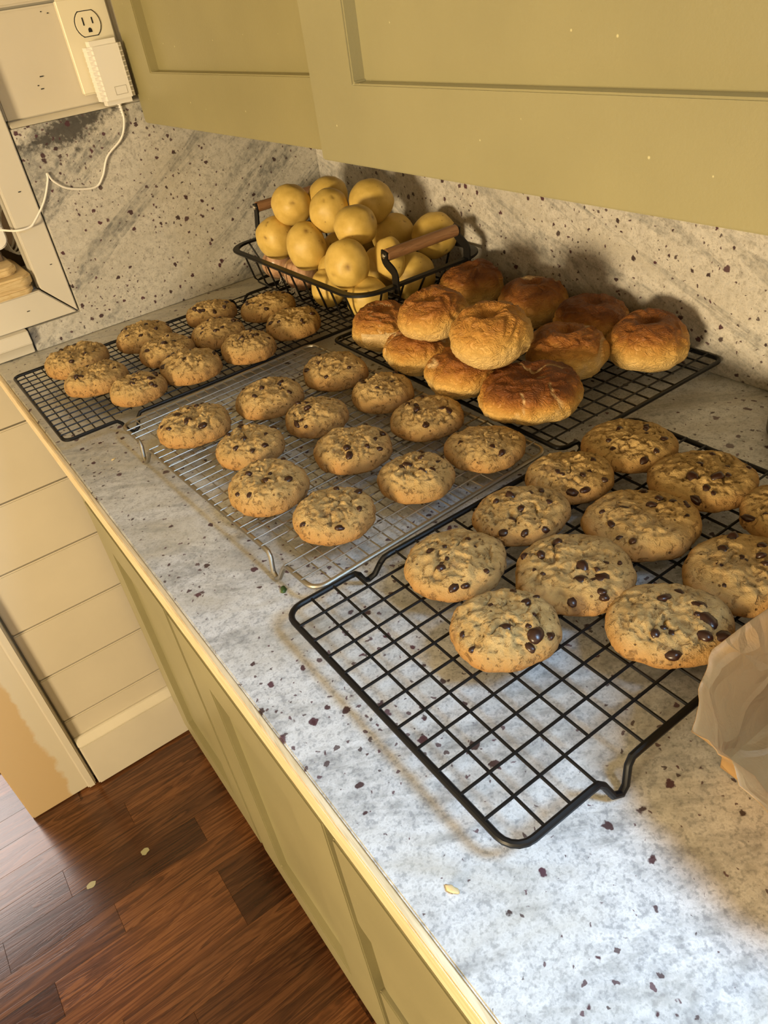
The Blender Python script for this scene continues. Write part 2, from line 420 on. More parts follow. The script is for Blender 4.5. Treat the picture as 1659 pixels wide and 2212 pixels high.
# ------------------------------------------------------------------ room shell
ZC = 0.91
fl = structure(B('floor', (-3.3, -3.4, -0.06), (0.1, 2.7, -0.003), 'floor_wood', None, 0))
rnd = random.Random(4)
PW = 0.0655
shared = {}
row = 0
y = 0.36
while y > -1.25:
    x_hi = -0.50 + rnd.random() * 0.3
    while x_hi > -1.75:
        ln = rnd.choice((0.24, 0.31, 0.38, 0.46, 0.55))
        x_lo = x_hi - ln
        if ln not in shared:
            me = MB().box((0, 0, -0.004), (ln - 0.0003, PW - 0.0003, 0.0)).mesh('plank', 0.00025, 1)
            me.materials.append(MAT['floor_wood']); shared[ln] = me
        if not (y > -0.07 and x_hi > -0.78):
            link('plank', shared[ln], None, fl, (x_lo, y, 0.0))
        x_hi = x_lo
    y -= PW
ceil = structure(B('ceiling', (-3.3, -3.4, 2.5), (0.1, 2.7, 2.56), 'wall_plain', None, 0))
wr = MB()
wr.box((0.0, -1.5, 0), (0.1, 0.1, 2.5)); wr.box((0.0, -3.4, 0), (0.1, -2.7, 2.5))
wr.box((0.0, -2.7, 0), (0.1, -1.5, 1.15)); wr.box((0.0, -2.7, 2.3), (0.1, -1.5, 2.5))
structure(wr.build('wall_right', MAT['wall_plain']))
wl = MB()
wl.box((-3.4, -3.4, 0), (-3.3, -2.5, 2.5)); wl.box((-3.4, -0.8, 0), (-3.3, 2.7, 2.5))
wl.box((-3.4, -2.5, 0), (-3.3, -0.8, 0.85)); wl.box((-3.4, -2.5, 2.1), (-3.3, -0.8, 2.5))
structure(wl.build('wall_left', MAT['wall_plain']))
structure(B('wall_back', (-3.4, -3.5, 0), (0.1, -3.4, 2.5), 'wall_plain', None, 0))
structure(B('wall_beyond', (-3.4, 2.7, 0), (0.1, 2.8, 2.5), 'wall_plain', None, 0))
def window(name, axis_x, y0, y1, z0, z1):
    r = structure(empty(name, (axis_x, (y0 + y1) / 2, z0)))
    f = MB(); w = 0.05
    f.box((axis_x - 0.03, y0, z0), (axis_x + 0.03, y0 + w, z1)); f.box((axis_x - 0.03, y1 - w, z0), (axis_x + 0.03, y1, z1))
    f.box((axis_x - 0.03, y0 + w, z0), (axis_x + 0.03, y1 - w, z0 + w)); f.box((axis_x - 0.03, y0 + w, z1 - w), (axis_x + 0.03, y1 - w, z1))
    f.box((axis_x - 0.02, (y0 + y1) / 2 - 0.02, z0 + w), (axis_x + 0.02, (y0 + y1) / 2 + 0.02, z1 - w))
    f.build('window_frame', MAT['trim_paint'], r)
    return r
window('window_1', 0.05, -2.7, -1.5, 1.15, 2.3)
window('window_2', -3.35, -2.5, -0.8, 0.85, 2.1)

# far wall: core with niche recess, shiplap boards as its pieces
wf = MB()
XN = -0.530; ZN0 = 0.995; ZN1 = 1.42; XNL = -0.80
XI = -0.485
wf.box((XI, 0.012, 0), (0.0, 0.20, 2.5)); wf.box((-0.81, 0.012, 0), (XI, 0.20, ZN0)); wf.box((-0.81, 0.012, ZN1), (XI, 0.20, 2.5))
wf.box((-0.81, 0.16, ZN0), (XI, 0.20, ZN1)); wf.box((-0.81, 0.012, ZN0), (XNL, 0.16, ZN1)); wf.box((XN, 0.0005, ZN0), (XI, 0.022, ZN1))
wf.box((-3.3, 0.012, 0), (-1.95, 0.12, 2.5)); wf.box((-1.95, 0.012, 2.1), (-0.81, 0.12, 2.5))
wall = structure(wf.build('wall_far', MAT['groove']))
nb = MB(); nb.box((XNL, 0.154, ZN0), (XI, 0.1595, ZN1)); nb.build('niche_back', MAT['niche'], wall)
zs = [0.10, 0.1865, 0.3085, 0.4305, 0.557, 0.683, 0.804, 0.905]
for a, b in zip(zs[:-1], zs[1:]):
    B('board', (-0.8035, 0.0, a + 0.0014), (-0.585 if a < 0.88 else -0.57, 0.0118, b - 0.0014), 'white_paint', wall, 0.0022)
for a, b, x0 in ((1.212, 1.340, -0.484), (1.340, 1.462, -0.484), (1.462, 1.585, -0.8035), (1.585, 1.71, -0.8035)):
    B('board', (x0, 0.0, a + 0.0016), (-0.002, 0.0118, b - 0.0016), 'white_paint', wall, 0.0025)
structure(B('baseboard_far', (-0.803, -0.021, 0.0), (-0.592, -0.0005, 0.122), 'trim_paint', None, 0.003))
structure(MB().prism([(-0.0205, 0.1222), (-0.0005, 0.1222), (-0.0005, 0.136), (-0.006, 0.136), (-0.012, 0.129)], 'x', -0.8035, -0.592).build('trim_5', MAT['trim_paint'], None, 0.001))
# casing round the niche (mitred), apron below, door casing at the left
structure(MB().prism([(-0.4875, 0.949), (-0.4875, 1.50), (-0.5285, 1.50), (-0.5285, 0.9965)], 'y', -0.015, -0.0002).build('trim_1', MAT['trim_paint'], None, 0.0015))
structure(MB().prism([(-0.4895, 0.9485), (-0.5305, 0.995), (-0.803, 0.995), (-0.803, 0.9485)], 'y', -0.015, -0.0002).build('trim_2', MAT['trim_paint'], None, 0.0015))
structure(MB().prism([(-0.0002, 0.9115), (-0.020, 0.9115), (-0.024, 0.924), (-0.030, 0.929), (-0.030, 0.948), (-0.0002, 0.948)], 'x', -0.803, -0.5715).build('trim_3', MAT['trim_paint'], None, 0.001))
o = structure(MB().box((-0.943, -0.010, 0.0), (-0.8075, 0.13, 2.1)).build('trim_4', MAT['casing'], None, 0.003, 2, (-0.943, 0, 0)))
o.location = (-0.943, 0, 0)
structure(B('trim_6', (-0.826, -0.017, 0.0), (-0.8085, -0.0102, 2.1), 'trim_paint', None, 0.003))
structure(B('trim_7', (-2.05, -0.026, 0.0), (-1.95, 0.13, 2.1), 'trim_paint', None, 0.003))

for x, z, w, yy in ((-0.4174, 1.2595, 0.0026, -0.0001), (-0.4259, 1.2497, 0.0009, -0.0001), (-0.4220, 1.2451, 0.0020, -0.0001), (-0.3899, 1.3310, 0.0007, -0.0001), (-0.3816, 1.3283, 0.0010, -0.0001)):
    MB().box((x - w, yy - 0.0007, z - 0.0006), (x + w, yy, z + 0.0006)).build('staple', MAT['slot'], wall, 0.0)
tw = [o_ for o_ in S.objects if o_.name in ('trim_1', 'trim_2')]
MB().box((-0.5066, -0.0158, 1.1300), (-0.5030, -0.0150, 1.1313)).build('staple', MAT['slot'], tw[0], 0.0)
MB().box((-0.5026, -0.0158, 1.0254), (-0.4996, -0.0150, 1.0264)).build('staple', MAT['slot'], tw[0], 0.0)
MB().box((-0.5595, -0.0158, 0.9706), (-0.5555, -0.0150, 0.9716)).build('staple', MAT['slot'], tw[1], 0.0)
MAT['drip'] = new_mat('pale_green_paint_drip', 0.5, (0.34, 0.33, 0.20))
for x, y_, r_, sd_ in ((-0.7825, -0.2340, 0.0085, 1.0), (-0.8897, -0.2307, 0.0085, 4.0)):
    pts = [(x + r_ * (1 + 0.35 * noise.noise(Vector((cos(a) * 1.5 + sd_, sin(a) * 1.5, 0)))) * cos(a), y_ + r_ * 0.8 * (1 + 0.35 * noise.noise(Vector((cos(a) * 1.5, sin(a) * 1.5 + sd_, 2)))) * sin(a)) for a in [2 * pi * k / 20 for k in range(20)]]
    MB().prism(pts, 'z', 0.0002, 0.0006).build('paint_drip', MAT['drip'], fl, 0.0)['label'] = 'pale green paint drip on the planks'

# ------------------------------------------------------------------ backsplash slabs
sp = MB()
sp.prism([(-0.002, 0.9105), (-0.5685, 0.9105), (-0.5685, 0.947), (-0.4855, 0.947), (-0.4855, 1.207), (-0.002, 1.207)], 'y', -0.0195, -0.0003)
o = sp.build('backsplash_slab', MAT['splash_far'], None, 0.001)
tag(o, 'speckled granite backsplash on the far wall below the outlet, stepped round the white casing', 'backsplash')
structure(MB().prism([(-0.0185, 1.2075), (-0.0003, 1.2075), (-0.0003, 1.2145), (-0.010, 1.2135)], 'x', -0.484, -0.002).build('trim_8', MAT['trim_paint'], None, 0.0008))
o = B('backsplash_slab', (-0.0195, -1.42, 0.9105), (-0.0003, -0.0200, 1.184), 'splash_right', None, 0.001)
tag(o, 'speckled granite backsplash on the right wall behind the bagels and potatoes', 'backsplash')

# ------------------------------------------------------------------ countertop
ct = empty('countertop', (-0.32, -0.9, 0.88))
tag(ct, 'pale speckled granite countertop with raw wooden front edge under the racks', 'countertop')
B('slab', (-0.6345, -2.6, 0.8905), (-0.0005, -0.0005, 0.91), 'counter', ct, 0.0012)
B('front_edge', (-0.640, -2.6, 0.8835), (-0.6345, -0.0005, 0.9088), 'edge_wood', ct, 0.001)['label'] = 'pale raw wooden edge strip'
B('underlay', (-0.6340, -2.6, 0.8800), (-0.0005, -0.0005, 0.8903), 'edge_wood', ct, 0.0)

# ------------------------------------------------------------------ cabinets
def panel_door(parent, xf, th, y0, y1, z0, z1, stile, rail, rec, mat='cabinet'):
    # door facing -x: frame front plane at xf, recessed flat panel
    d = MB(); yi0, yi1, zi0, zi1 = y0 + stile, y1 - stile, z0 + rail, z1 - rail
    for xx in (xf, xf + th):
        d.v += [(xx, y0, z0), (xx, y1, z0), (xx, y1, z1), (xx, y0, z1), (xx, yi0, zi0), (xx, yi1, zi0), (xx, yi1, zi1), (xx, yi0, zi1)]
    for k in range(4):
        n_ = (k + 1) % 4
        d.f += [(k, n_, 4 + n_, 4 + k), (8 + k, 12 + k, 12 + n_, 8 + n_), (k, 8 + k, 8 + n_, n_), (4 + k, 4 + n_, 12 + n_, 12 + k)]
    fr = d.build('door', MAT[mat], parent, 0.0014)
    p = MB().box((xf + rec, y0 + stile - 0.004, z0 + rail - 0.004), (xf + rec + 0.006, y1 - stile + 0.004, z1 - rail + 0.004))
    p.build('panel', MAT[mat], fr, 0.0, off=tuple(parent.location))
    return fr
def upper(name, x_face, y0, y1, z0, z1, label, stile_far, door, mat='cabinet'):
    r = empty(name, (x_face + 0.15, (y0 + y1) / 2, z0)); tag(r, label, 'cabinet')
    B('carcass', (x_face + 0.022, y0, z0 + 0.002), (-0.0008, y1, z1), mat, r, 0.001)
    panel_door(r, x_face, 0.021, door[0], door[1], z0 - 0.003, z1, stile_far, 0.0665, 0.013, mat)
    return r
upper('wall_cabinet', -0.300, -0.560, -0.024, 1.182, 2.10, 'olive green wall cabinet in the corner beside the power outlet, set back', 0.076, (-0.636, -0.0245), 'cabinet_shaded')
upper('wall_cabinet', -0.322, -1.405, -0.6375, 1.181, 2.10, 'large olive green wall cabinet above the bagels, standing proud of its neighbour', 0.0715, (-1.403, -0.5635))  # near end, out of view, lengthened to keep daylight off the parchment

def base_cab(name, y0, y1, label):
    r = empty(name, (-0.33, (y0 + y1) / 2, 0.0)); tag(r, label, 'cabinet')
    c = MB().box((-0.5925, y0, 0.105), (-0.003, y1, 0.8795)); c.build('carcass', MAT['cabinet_gap'], r, 0.001)
    B('toe_kick', (-0.535, y0, 0.0), (-0.520, y1, 0.1045), 'cabinet_gap', r, 0.0)
    return r
bc = base_cab('base_cabinet', -0.8655, -0.0225, 'olive green base cabinet with two recessed panel doors beside the cream boards')
panel_door(bc, -0.6085, 0.0155, -0.4660, -0.1300, 0.142, 0.700, 0.068, 0.07, 0.010)
panel_door(bc, -0.6085, 0.0155, -0.8560, -0.4785, 0.142, 0.700, 0.088, 0.07, 0.010)
B('filler', (-0.5990, -0.1260, 0.106), (-0.5926, -0.0230, 0.879), 'cabinet', bc, 0.001)
for a, b in ((-0.466, -0.13), (-0.856, -0.4785)):
    B('drawer', (-0.6085, a, 0.722), (-0.593, b, 0.862), 'cabinet', bc, 0.003)
bd = base_cab('drawer_cabinet', -1.60, -0.8665, 'olive green drawer unit with rounded drawer fronts nearest the camera')
def round_front(y0, y1, z0, z1, r, x0, x1):
    pts = []
    for cyy, czz, a0 in ((y1 - r, z1 - r, 0), (y0 + r, z1 - r, 90), (y0 + r, z0 + r, 180), (y1 - r, z0 + r, 270)):
        for k in range(5):
            a = radians(a0 + 22.5 * k); pts.append((cyy + r * cos(a), czz + r * sin(a)))
    return MB().prism(pts, 'x', x0, x1)
for z0, z1, xf, ye in ((0.535, 0.700, -0.6085, -0.872), (0.382, 0.531, -0.6030, -0.877), (0.145, 0.376, -0.6085, -0.871), (0.722, 0.862, -0.6085, -0.872)):
    round_front(-1.56, ye, z0, z1, 0.008, xf, -0.5927).build('drawer', MAT['cabinet'], bd, 0.0015)

# ------------------------------------------------------------------ outlet, adapter, cable
ou = empty('power_outlet', (-0.335, -0.0005, 1.284)); tag(ou, 'cream wall outlet plate with one free socket above the white adapter', 'outlet')
B('cover_plate', (-0.3705, -0.0065, 1.2268), (-0.3002, -0.0003, 1.3412), 'plate', ou, 0.0022, 3)
def socket(zc):
    pts = []
    R = 0.0172; hz = 0.0143
    for s in (1, -1):
        a0 = math.asin(hz / R)
        for k in range(9):
            a = -a0 + 2 * a0 * k / 8 if s > 0 else pi - a0 + 2 * a0 * k / 8
            pts.append((-0.3345 + R * cos(a), zc + R * sin(a)))
    big = [(-0.3345 + (p[0] + 0.3345) * 1.07, zc + (p[1] - zc) * 1.07) for p in pts]
    MB().prism(big, 'y', -0.0069, -0.0062).build('socket_gap', MAT['slot'], ou)
    f = MB().prism(pts, 'y', -0.0085, -0.0063).build('socket_face', MAT['plate'], ou, 0.0006)
    for dx, hh in ((-0.0064, 0.0047), (0.0064, 0.0037)):
        MB().box((-0.3345 + dx - 0.0009, -0.0089, zc + 0.003 - hh), (-0.3345 + dx + 0.0009, -0.0084, zc + 0.003 + hh)).build('slot', MAT['slot'], f, off=tuple(ou.location))
    g = [(-0.3345 + 0.0026 * cos(a), zc - 0.0078 + 0.0030 * sin(a)) for a in [pi * k / 8 for k in range(9)]] + [(-0.3371, zc - 0.0102), (-0.3319, zc - 0.0102)]
    MB().prism(g, 'y', -0.0089, -0.0084).build('slot', MAT['slot'], f, off=tuple(ou.location))
socket(1.3095); socket(1.2585)
MB().tube([(-0.3345, -0.0063, 1.284), (-0.3345, -0.0075, 1.284)], 0.0032, 12).build('screw', MAT['plate'], ou)

ad = empty('power_adapter', (-0.330, -0.025, 1.2105)); tag(ad, 'white ribbed plug-in power adapter in the lower socket with thin white cord', 'adapter')
MB().box((-0.3555, -0.0385, 1.2105), (-0.3055, -0.0095, 1.2895)).build('body', MAT['plastic'], ad, 0.0065, 4)
for k in range(10):
    z = 1.2235 + k * 0.0062
    for xx in (-0.3528, -0.3082):
        sg_ = 1 if xx < -0.33 else -1
        MB().tube([(xx - 0.0023 * sg_, -0.0150, z), (xx - 0.0021 * sg_, -0.0325, z), (xx - 0.0001 * sg_, -0.0369, z), (xx + 0.0045 * sg_, -0.0381, z)], 0.0009, 6).build('rib', MAT['plastic'], ad)
lab = MB()
x0, x1, z0, z1 = -0.3345, -0.3175, 1.2225, 1.2325
for a, b in (((x0, z0), (x1, z0)), ((x1, z0), (x1, z1)), ((x1, z1), (x0, z1)), ((x0, z1), (x0, z0))):
    lab.tube([(a[0], -0.0386, a[1]), (b[0], -0.0386, b[1])], 0.00035, 5)
lab.build('label_outline', MAT['groove'], ad)
for k in range(6):
    MB().tube([(-0.3293 + 0.0002 * k, -0.0215, 1.2105 - 0.0035 * k), (-0.3293 + 0.0002 * k, -0.0217, 1.2080 - 0.0035 * k)], 0.0030 - 0.00022 * k, 10).build('strain_relief', MAT['plastic'], ad)
path = smooth_path([(-0.3293, -0.0216, 1.2105), (-0.3300, -0.0240, 1.190), (-0.3420, -0.0235, 1.1670), (-0.3700, -0.0225, 1.1480), (-0.3860, -0.0222, 1.1240), (-0.4030, -0.0222, 1.1125), (-0.4390, -0.0222, 1.1200), (-0.4560, -0.0225, 1.1340), (-0.4610, -0.0225, 1.1455), (-0.4635, -0.0228, 1.1370), (-0.4790, -0.0228, 1.1120), (-0.5010, -0.0245, 1.0910), (-0.5120, -0.0245, 1.0845), (-0.5300, -0.020, 1.0840), (-0.5450, 0.02, 1.0830), (-0.56, 0.055, 1.082)], 6)
MB().tube(path, 0.00155, 8).build('cord', MAT['plastic'], ad)

# niche contents
wb = empty('wooden_block', (-0.62, 0.03, 0.995)); tag(wb, 'pale wooden block of stacked boards with rounded corner on the white ledge', 'board')
def rbox(x1, y0, y1, z0, z1, r):
    pts = [(-0.79, y0), (-0.79, y1)]
    for k in range(6): a = radians(90 - 18 * k); pts.append((x1 - r + r * cos(a), y1 - r + r * sin(a)))
    for k in range(4): a = radians(-30 * k); pts.append((x1 - r * 0.6 + r * 0.6 * cos(a), y0 + r * 0.6 + r * 0.6 * sin(a)))
    return MB().prism(pts, 'z', z0, z1)
rbox(-0.537, -0.020, 0.125, 0.9955, 1.0065, 0.02).build('board', MAT['board_wood'], wb, 0.003)
rbox(-0.533, -0.022, 0.128, 1.0068, 1.0225, 0.03).build('board', MAT['board_wood'], wb, 0.003)
rbox(-0.545, 0.000, 0.128, 1.0228, 1.0345, 0.03).build('board', MAT['board_wood'], wb, 0.003)
dv = empty('white_device', (-0.575, 0.058, 1.0347)); tag(dv, 'white rounded plastic box standing on the wooden block at the left edge', 'device')
pts = []
for cx_, cz_, a0 in ((-0.553, 1.129, 0), (-0.604, 1.129, 90), (-0.604, 1.066, 180), (-0.553, 1.066, 270)):
    for k in range(7): a = radians(a0 + 15 * k); pts.append((cx_ + 0.018 * cos(a), cz_ + 0.016 * sin(a)))
MB().prism(pts, 'y', 0.050, 0.066).build('body', MAT['plastic'], dv, 0.002, 3)
MB().box((-0.61, 0.048, 1.0347), (-0.552, 0.074, 1.0499)).build('base', MAT['niche'], dv, 0.002)
cc = MB()
for k in range(4):
    c0 = Vector((-0.519 - 0.002 * k, 0.084 + 0.008 * k, 1.066 + 0.002 * k)); pts = []
    for i in range(24):
        a = 2 * pi * i / 24
        pts.append((c0.x + 0.0150 * cos(a) + 0.003 * sin(a) * k * 0.4, c0.y + 0.004 * sin(2 * a + k), c0.z + 0.036 * sin(a) + 0.006 * cos(a)))
    cc.tube(pts, 0.0016, 7, True)
o = cc.build('cable_coil', MAT['plastic']); tag(o, 'grey white coiled cable hanging behind the white box in the niche', 'cable')

# ------------------------------------------------------------------ cooling racks
def arc_rect(W_, L_, r):
    pts = []
    for cx_, cy_, a0 in ((W_ - r, L_ - r, 0), (r, L_ - r, 90), (r, r, 180), (W_ - r, r, 270)):
        for k in range(6):
            a = radians(a0 + 18 * k); pts.append((cx_ + r * cos(a), cy_ + r * sin(a), 0.0))
    return pts
def rack(loc, rz, W_, L_, xs, ys, feet, mat, rr, wr, label, rc=0.012, over=False, out=0.005):
    zr = 0.932
    r = empty('cooling_rack', (loc[0], loc[1], 0.911), rz); tag(r, label, 'rack')
    dz = zr - 0.911
    base = arc_rect(W_, L_, rc)
    # walk round the loop and drop a bent foot where one stands
    loop = []
    n = len(base)
    drop = -(dz - rr - 0.0002)
    def seg_feet(p, q):
        out = []
        for e, s in feet:
            if e == 'left' and abs(p[0]) < 1e-6 and abs(q[0]) < 1e-6: out.append((0, s, -1, 0))
            if e == 'right' and abs(p[0] - W_) < 1e-6 and abs(q[0] - W_) < 1e-6: out.append((W_, s, 1, 0))
            if e == 'near' and abs(p[1]) < 1e-6 and abs(q[1]) < 1e-6: out.append((s, 0, 0, -1))
            if e == 'far' and abs(p[1] - L_) < 1e-6 and abs(q[1] - L_) < 1e-6: out.append((s, L_, 0, 1))
        P = Vector(p); out.sort(key=lambda f: (Vector((f[0], f[1], 0)) - P).length)
        return out
    for i in range(n):
        p, q = base[i], base[(i + 1) % n]
        loop.append(Vector(p) + Vector((0, 0, dz)))
        fs = seg_feet(p, q)
        if fs:
            d = (Vector(q) - Vector(p)).normalized()
            for fx, fy, ox, oy in fs:
                c = Vector((fx, fy, dz))
                for s, k, o_ in ((-0.021, 0, 0), (-0.015, 0.03, 0), (-0.011, 0.25, 0.15), (-0.006, 0.85, 0.8), (0.0, 1, 1), (0.005, 0.85, 0.8), (0.010, 0.25, 0.15), (0.014, 0.03, 0), (0.020, 0, 0)):
                    loop.append(c + d * s + Vector((ox, oy, 0)) * (0.0 if ox > 0 else out) * o_ + Vector((0, 0, drop * k)))
    MB().tube(loop, rr, 10, True).mesh
    link('frame', MB().tube(loop, rr, 10, True).mesh('frame'), MAT[mat], r)
    hi = 0.0023; lo = 0.0006
    fx = [s for e, s in feet if e in ('near', 'far')]; fy = [s for e, s in feet if e in ('left', 'right')]
    def wmesh(axis, ln):
        m_ = MB().tube([(0, 0, 0), (ln, 0, 0)] if axis == 'x' else [(0, 0, 0), (0, ln, 0)], wr, 6).mesh('wire'); m_.materials.append(MAT[mat]); return m_
    ox = 0.003 if over else 0.0
    mx = wmesh('x', W_ + ox); my = wmesh('y', L_ + ox)
    mxs = wmesh('x', W_ - 2 * ys_gap(xs)); mys = wmesh('y', L_ - 2 * ys_gap(ys))
    for yv in ys:
        short = any(abs(yv - s) < 0.012 for s in fy)
        link('wire', mxs if short else mx, None, r, (ys_gap(xs) if short else -ox / 2, yv, dz + hi))
    for xv in xs:
        short = any(abs(xv - s) < 0.012 for s in fx)
        link('wire', mys if short else my, None, r, (xv, ys_gap(ys) if short else -ox / 2, dz + lo))
    return r
def ys_gap(v): return min(v) + 0.0 if v else 0.0
def grid(first, pitch, n): return [first + pitch * i for i in range(n)]
# nearest rack: wide square mesh
rack((-0.578, -1.0875, 0), 0, 0.398, 0.2535, grid(0.0235, 0.0206, 18), grid(0.0245, 0.0206, 11), [('near', 0.080), ('far', 0.080), ('near', 0.318), ('far', 0.318)], 'black_wire', 0.0025, 0.00118, 'black wide-mesh cooling rack nearest the camera, its left part empty', 0.014)
# worn silver rack, turned a little
sr = rack((-0.5475, -0.8290, 0), radians(2.5), 0.2700, 0.4090, grid(0.0170, 0.0131, 19), grid(0.0175, 0.01275, 30), [('left', 0.0585), ('left', 0.340), ('right', 0.0585), ('right', 0.340)], 'silver_wire', 0.0022, 0.00078, 'worn silver wire cooling rack in the middle with twelve cookies', 0.012, True)
for yv in (0.118, 0.126, 0.283, 0.291):
    link('brace', MB().tube([(0.002, yv, 0.0188), (0.271, yv, 0.0188)], 0.0013, 8).mesh('brace'), MAT['silver_wire'], sr)
# far rack along the end wall
rack((-0.628, -0.4035, 0), 0, 0.520, 0.2515, grid(0.0130, 0.0123, 41), grid(0.0150, 0.0163, 15), [('near', 0.078), ('far', 0.078), ('far', 0.352), ('near', 0.440)], 'black_wire', 0.0022, 0.00085, 'black fine-mesh cooling rack against the far wall with overlapping cookies', 0.010)
# bagel rack
rack((-0.2690, -0.8265, 0), 0, 0.2460, 0.4055, grid(0.0110, 0.0196, 12), grid(0.0180, 0.0196, 20), [('near', 0.036), ('right', 0.110), ('far', 0.060), ('far', 0.190)], 'black_wire', 0.0024, 0.0010, 'black cooling rack carrying the golden bagels beside the right wall', 0.010, False, 0.0)

# ------------------------------------------------------------------ cookies
ZR = 0.9357
def chip_meshes():
    out = []
    for s in range(6):
        bm = bmesh.new(); bmesh.ops.create_icosphere(bm, subdivisions=2, radius=1.0)
        for v in bm.verts:
            p = v.co.copy()
            k = 1 + 0.28 * noise.noise(p * 1.3 + Vector((s * 7.1, 3, 1)))
            v.co = Vector((p.x * (1.25 if s % 2 else 1.0), p.y * 0.85, p.z * 0.72)) * k
        me = bpy.data.meshes.new('chocolate_chip'); bm.to_mesh(me); bm.free()
        for f in me.polygons: f.use_smooth = True
        me.materials.append(MAT['chocolate']); out.append(me)
    return out
CHIPS = chip_meshes()
def cookie(idx, x, y, r, h, asp, ang, label, group, nchips, spots=None, z0=ZR, tilt=(0, 0)):
    rg = random.Random(idx * 17 + 3); sd = Vector((idx * 3.7, idx * 1.3, idx * 5.1))
    nt, nr = 112, 30
    lump = 0.9 + 0.3 * rg.random()
    def outline(t):
        d = Vector((cos(t), sin(t), 0))
        k = 1 + 0.085 * noise.noise(d * 1.0 + sd) + 0.045 * noise.noise(d * 2.6 + sd) + 0.022 * noise.noise(d * 7 + sd) + 0.012 * noise.noise(d * 19 + sd)
        e = 1 / math.sqrt((cos(t - ang) / asp) ** 2 + (sin(t - ang) * asp) ** 2)
        return r * k * e
    def top(t, q):
        R = outline(t) * q; px, py = R * cos(t), R * sin(t)
        p = Vector((px, py, 0))
        z = h * (0.34 + 0.52 * max(0.0, 1 - q ** 3.6) ** 0.5 + 0.06 * (1 - q * q))
        f = max(0.0, 1 - q ** 5)
        a = noise.noise(p * (1.7 / r) + sd); b = noise.noise(p * (3.8 / r) + sd * 1.7)
        rid = 1 - abs(noise.noise(p * (3.0 / r) + sd * 0.6 + Vector((0.3 * b, 0.3 * a, 0))))
        crk = max(0.0, (rid - 0.93) / 0.07) ** 1.3 if noise.noise(p * (2.2 / r) + sd * 2.9) > -0.15 else 0.0
        c4 = noise.noise(p * (8.5 / r) + sd * 2.1)
        c5 = noise.noise(p * (17 / r) + sd * 1.1)
        z += f * lump * (h * 0.12 * a + h * 0.085 * b + h * 0.07 * c4 + h * 0.04 * c5 - h * 0.15 * crk)
        crk = min(1.0, crk + max(0.0, -c4 * 1.3 - 0.35) + max(0.0, -c5 - 0.35))
        z += f * 0.0011 * noise.noise(p * 230 + sd) + 0.0005 * noise.noise(p * 520 + sd)
        return px, py, z, crk * f
    V = []; F = []; edge = []; crev = []
    c = top(0, 0.0); V.append((0, 0, c[2])); edge.append(0.0); crev.append(0.0)
    for i in range(1, nr + 1):
        q = (i / nr) ** 0.82
        for k in range(nt):
            t = 2 * pi * k / nt; px, py, z, cr = top(t, q)
            V.append((px, py, z)); edge.append(q ** 3 * 0.85); crev.append(min(1.0, cr))
    for q, zz, eg in ((1.0, 0.16, 1.0), (0.965, 0.05, 1.0), (0.90, 0.0, 1.0), (0.5, 0.0, 0.8)):
        for k in range(nt):
            t = 2 * pi * k / nt; R = outline(t) * q
            V.append((R * cos(t), R * sin(t), h * zz)); edge.append(eg); crev.append(0.0)
    V.append((0, 0, 0)); edge.append(0.8); crev.append(0.0)
    for k in range(nt): F.append((0, 1 + k, 1 + (k + 1) % nt))
    rows = nr + 4
    for i in range(rows - 1):
        a = 1 + i * nt; b = a + nt
        for k in range(nt): F.append((a + k, b + k, b + (k + 1) % nt, a + (k + 1) % nt))
    last = len(V) - 1; a = 1 + (rows - 1) * nt
    for k in range(nt): F.append((a + k, last, a + (k + 1) % nt))
    me = bpy.data.meshes.new('dough'); me.from_pydata(V, [], F); me.update()
    me.shade_smooth()
    for nm, vals in (('edge', edge), ('crevice', crev)):
        at = me.attributes.new(nm, 'FLOAT', 'POINT'); at.data.foreach_set('value', vals)
    root = empty('cookie', (x, y, z0)); root.rotation_euler = (tilt[0], tilt[1], 0)
    tag(root, label, 'cookie', group)
    link('dough', me, MAT['cookie'], root)
    if spots is None:
        spots = []
        for k in range(nchips):
            a = rg.random() * 2 * pi; q = math.sqrt(rg.random()) * 0.86
            spots.append((x + r * q * cos(a), y + r * q * sin(a), 0.0028 + 0.0022 * rg.random()))
    else:
        spots = list(spots)
        for k in range(3):
            a = rg.random() * 2 * pi; q = math.sqrt(rg.random()) * 0.85
            spots.append((x + r * q * cos(a), y + r * q * sin(a), 0.0024 + 0.001 * rg.random()))
    for sx, sy, s in spots:
        dx, dy = sx - x, sy - y; t = math.atan2(dy, dx); q = math.hypot(dx, dy) / outline(t)
        if q > 0.90: dx *= 0.90 / q; dy *= 0.90 / q; q = 0.90
        z = top(t, q)[2]
        o = link('chocolate_chip', CHIPS[rg.randrange(6)], None, root, (dx, dy, z - s * (0.14 + 0.26 * rg.random())), (rg.uniform(-0.5, 0.5), rg.uniform(-0.5, 0.5), rg.random() * 6.28))
        o.scale = (s * 0.95, s * 0.95, s * 0.8)
    return root

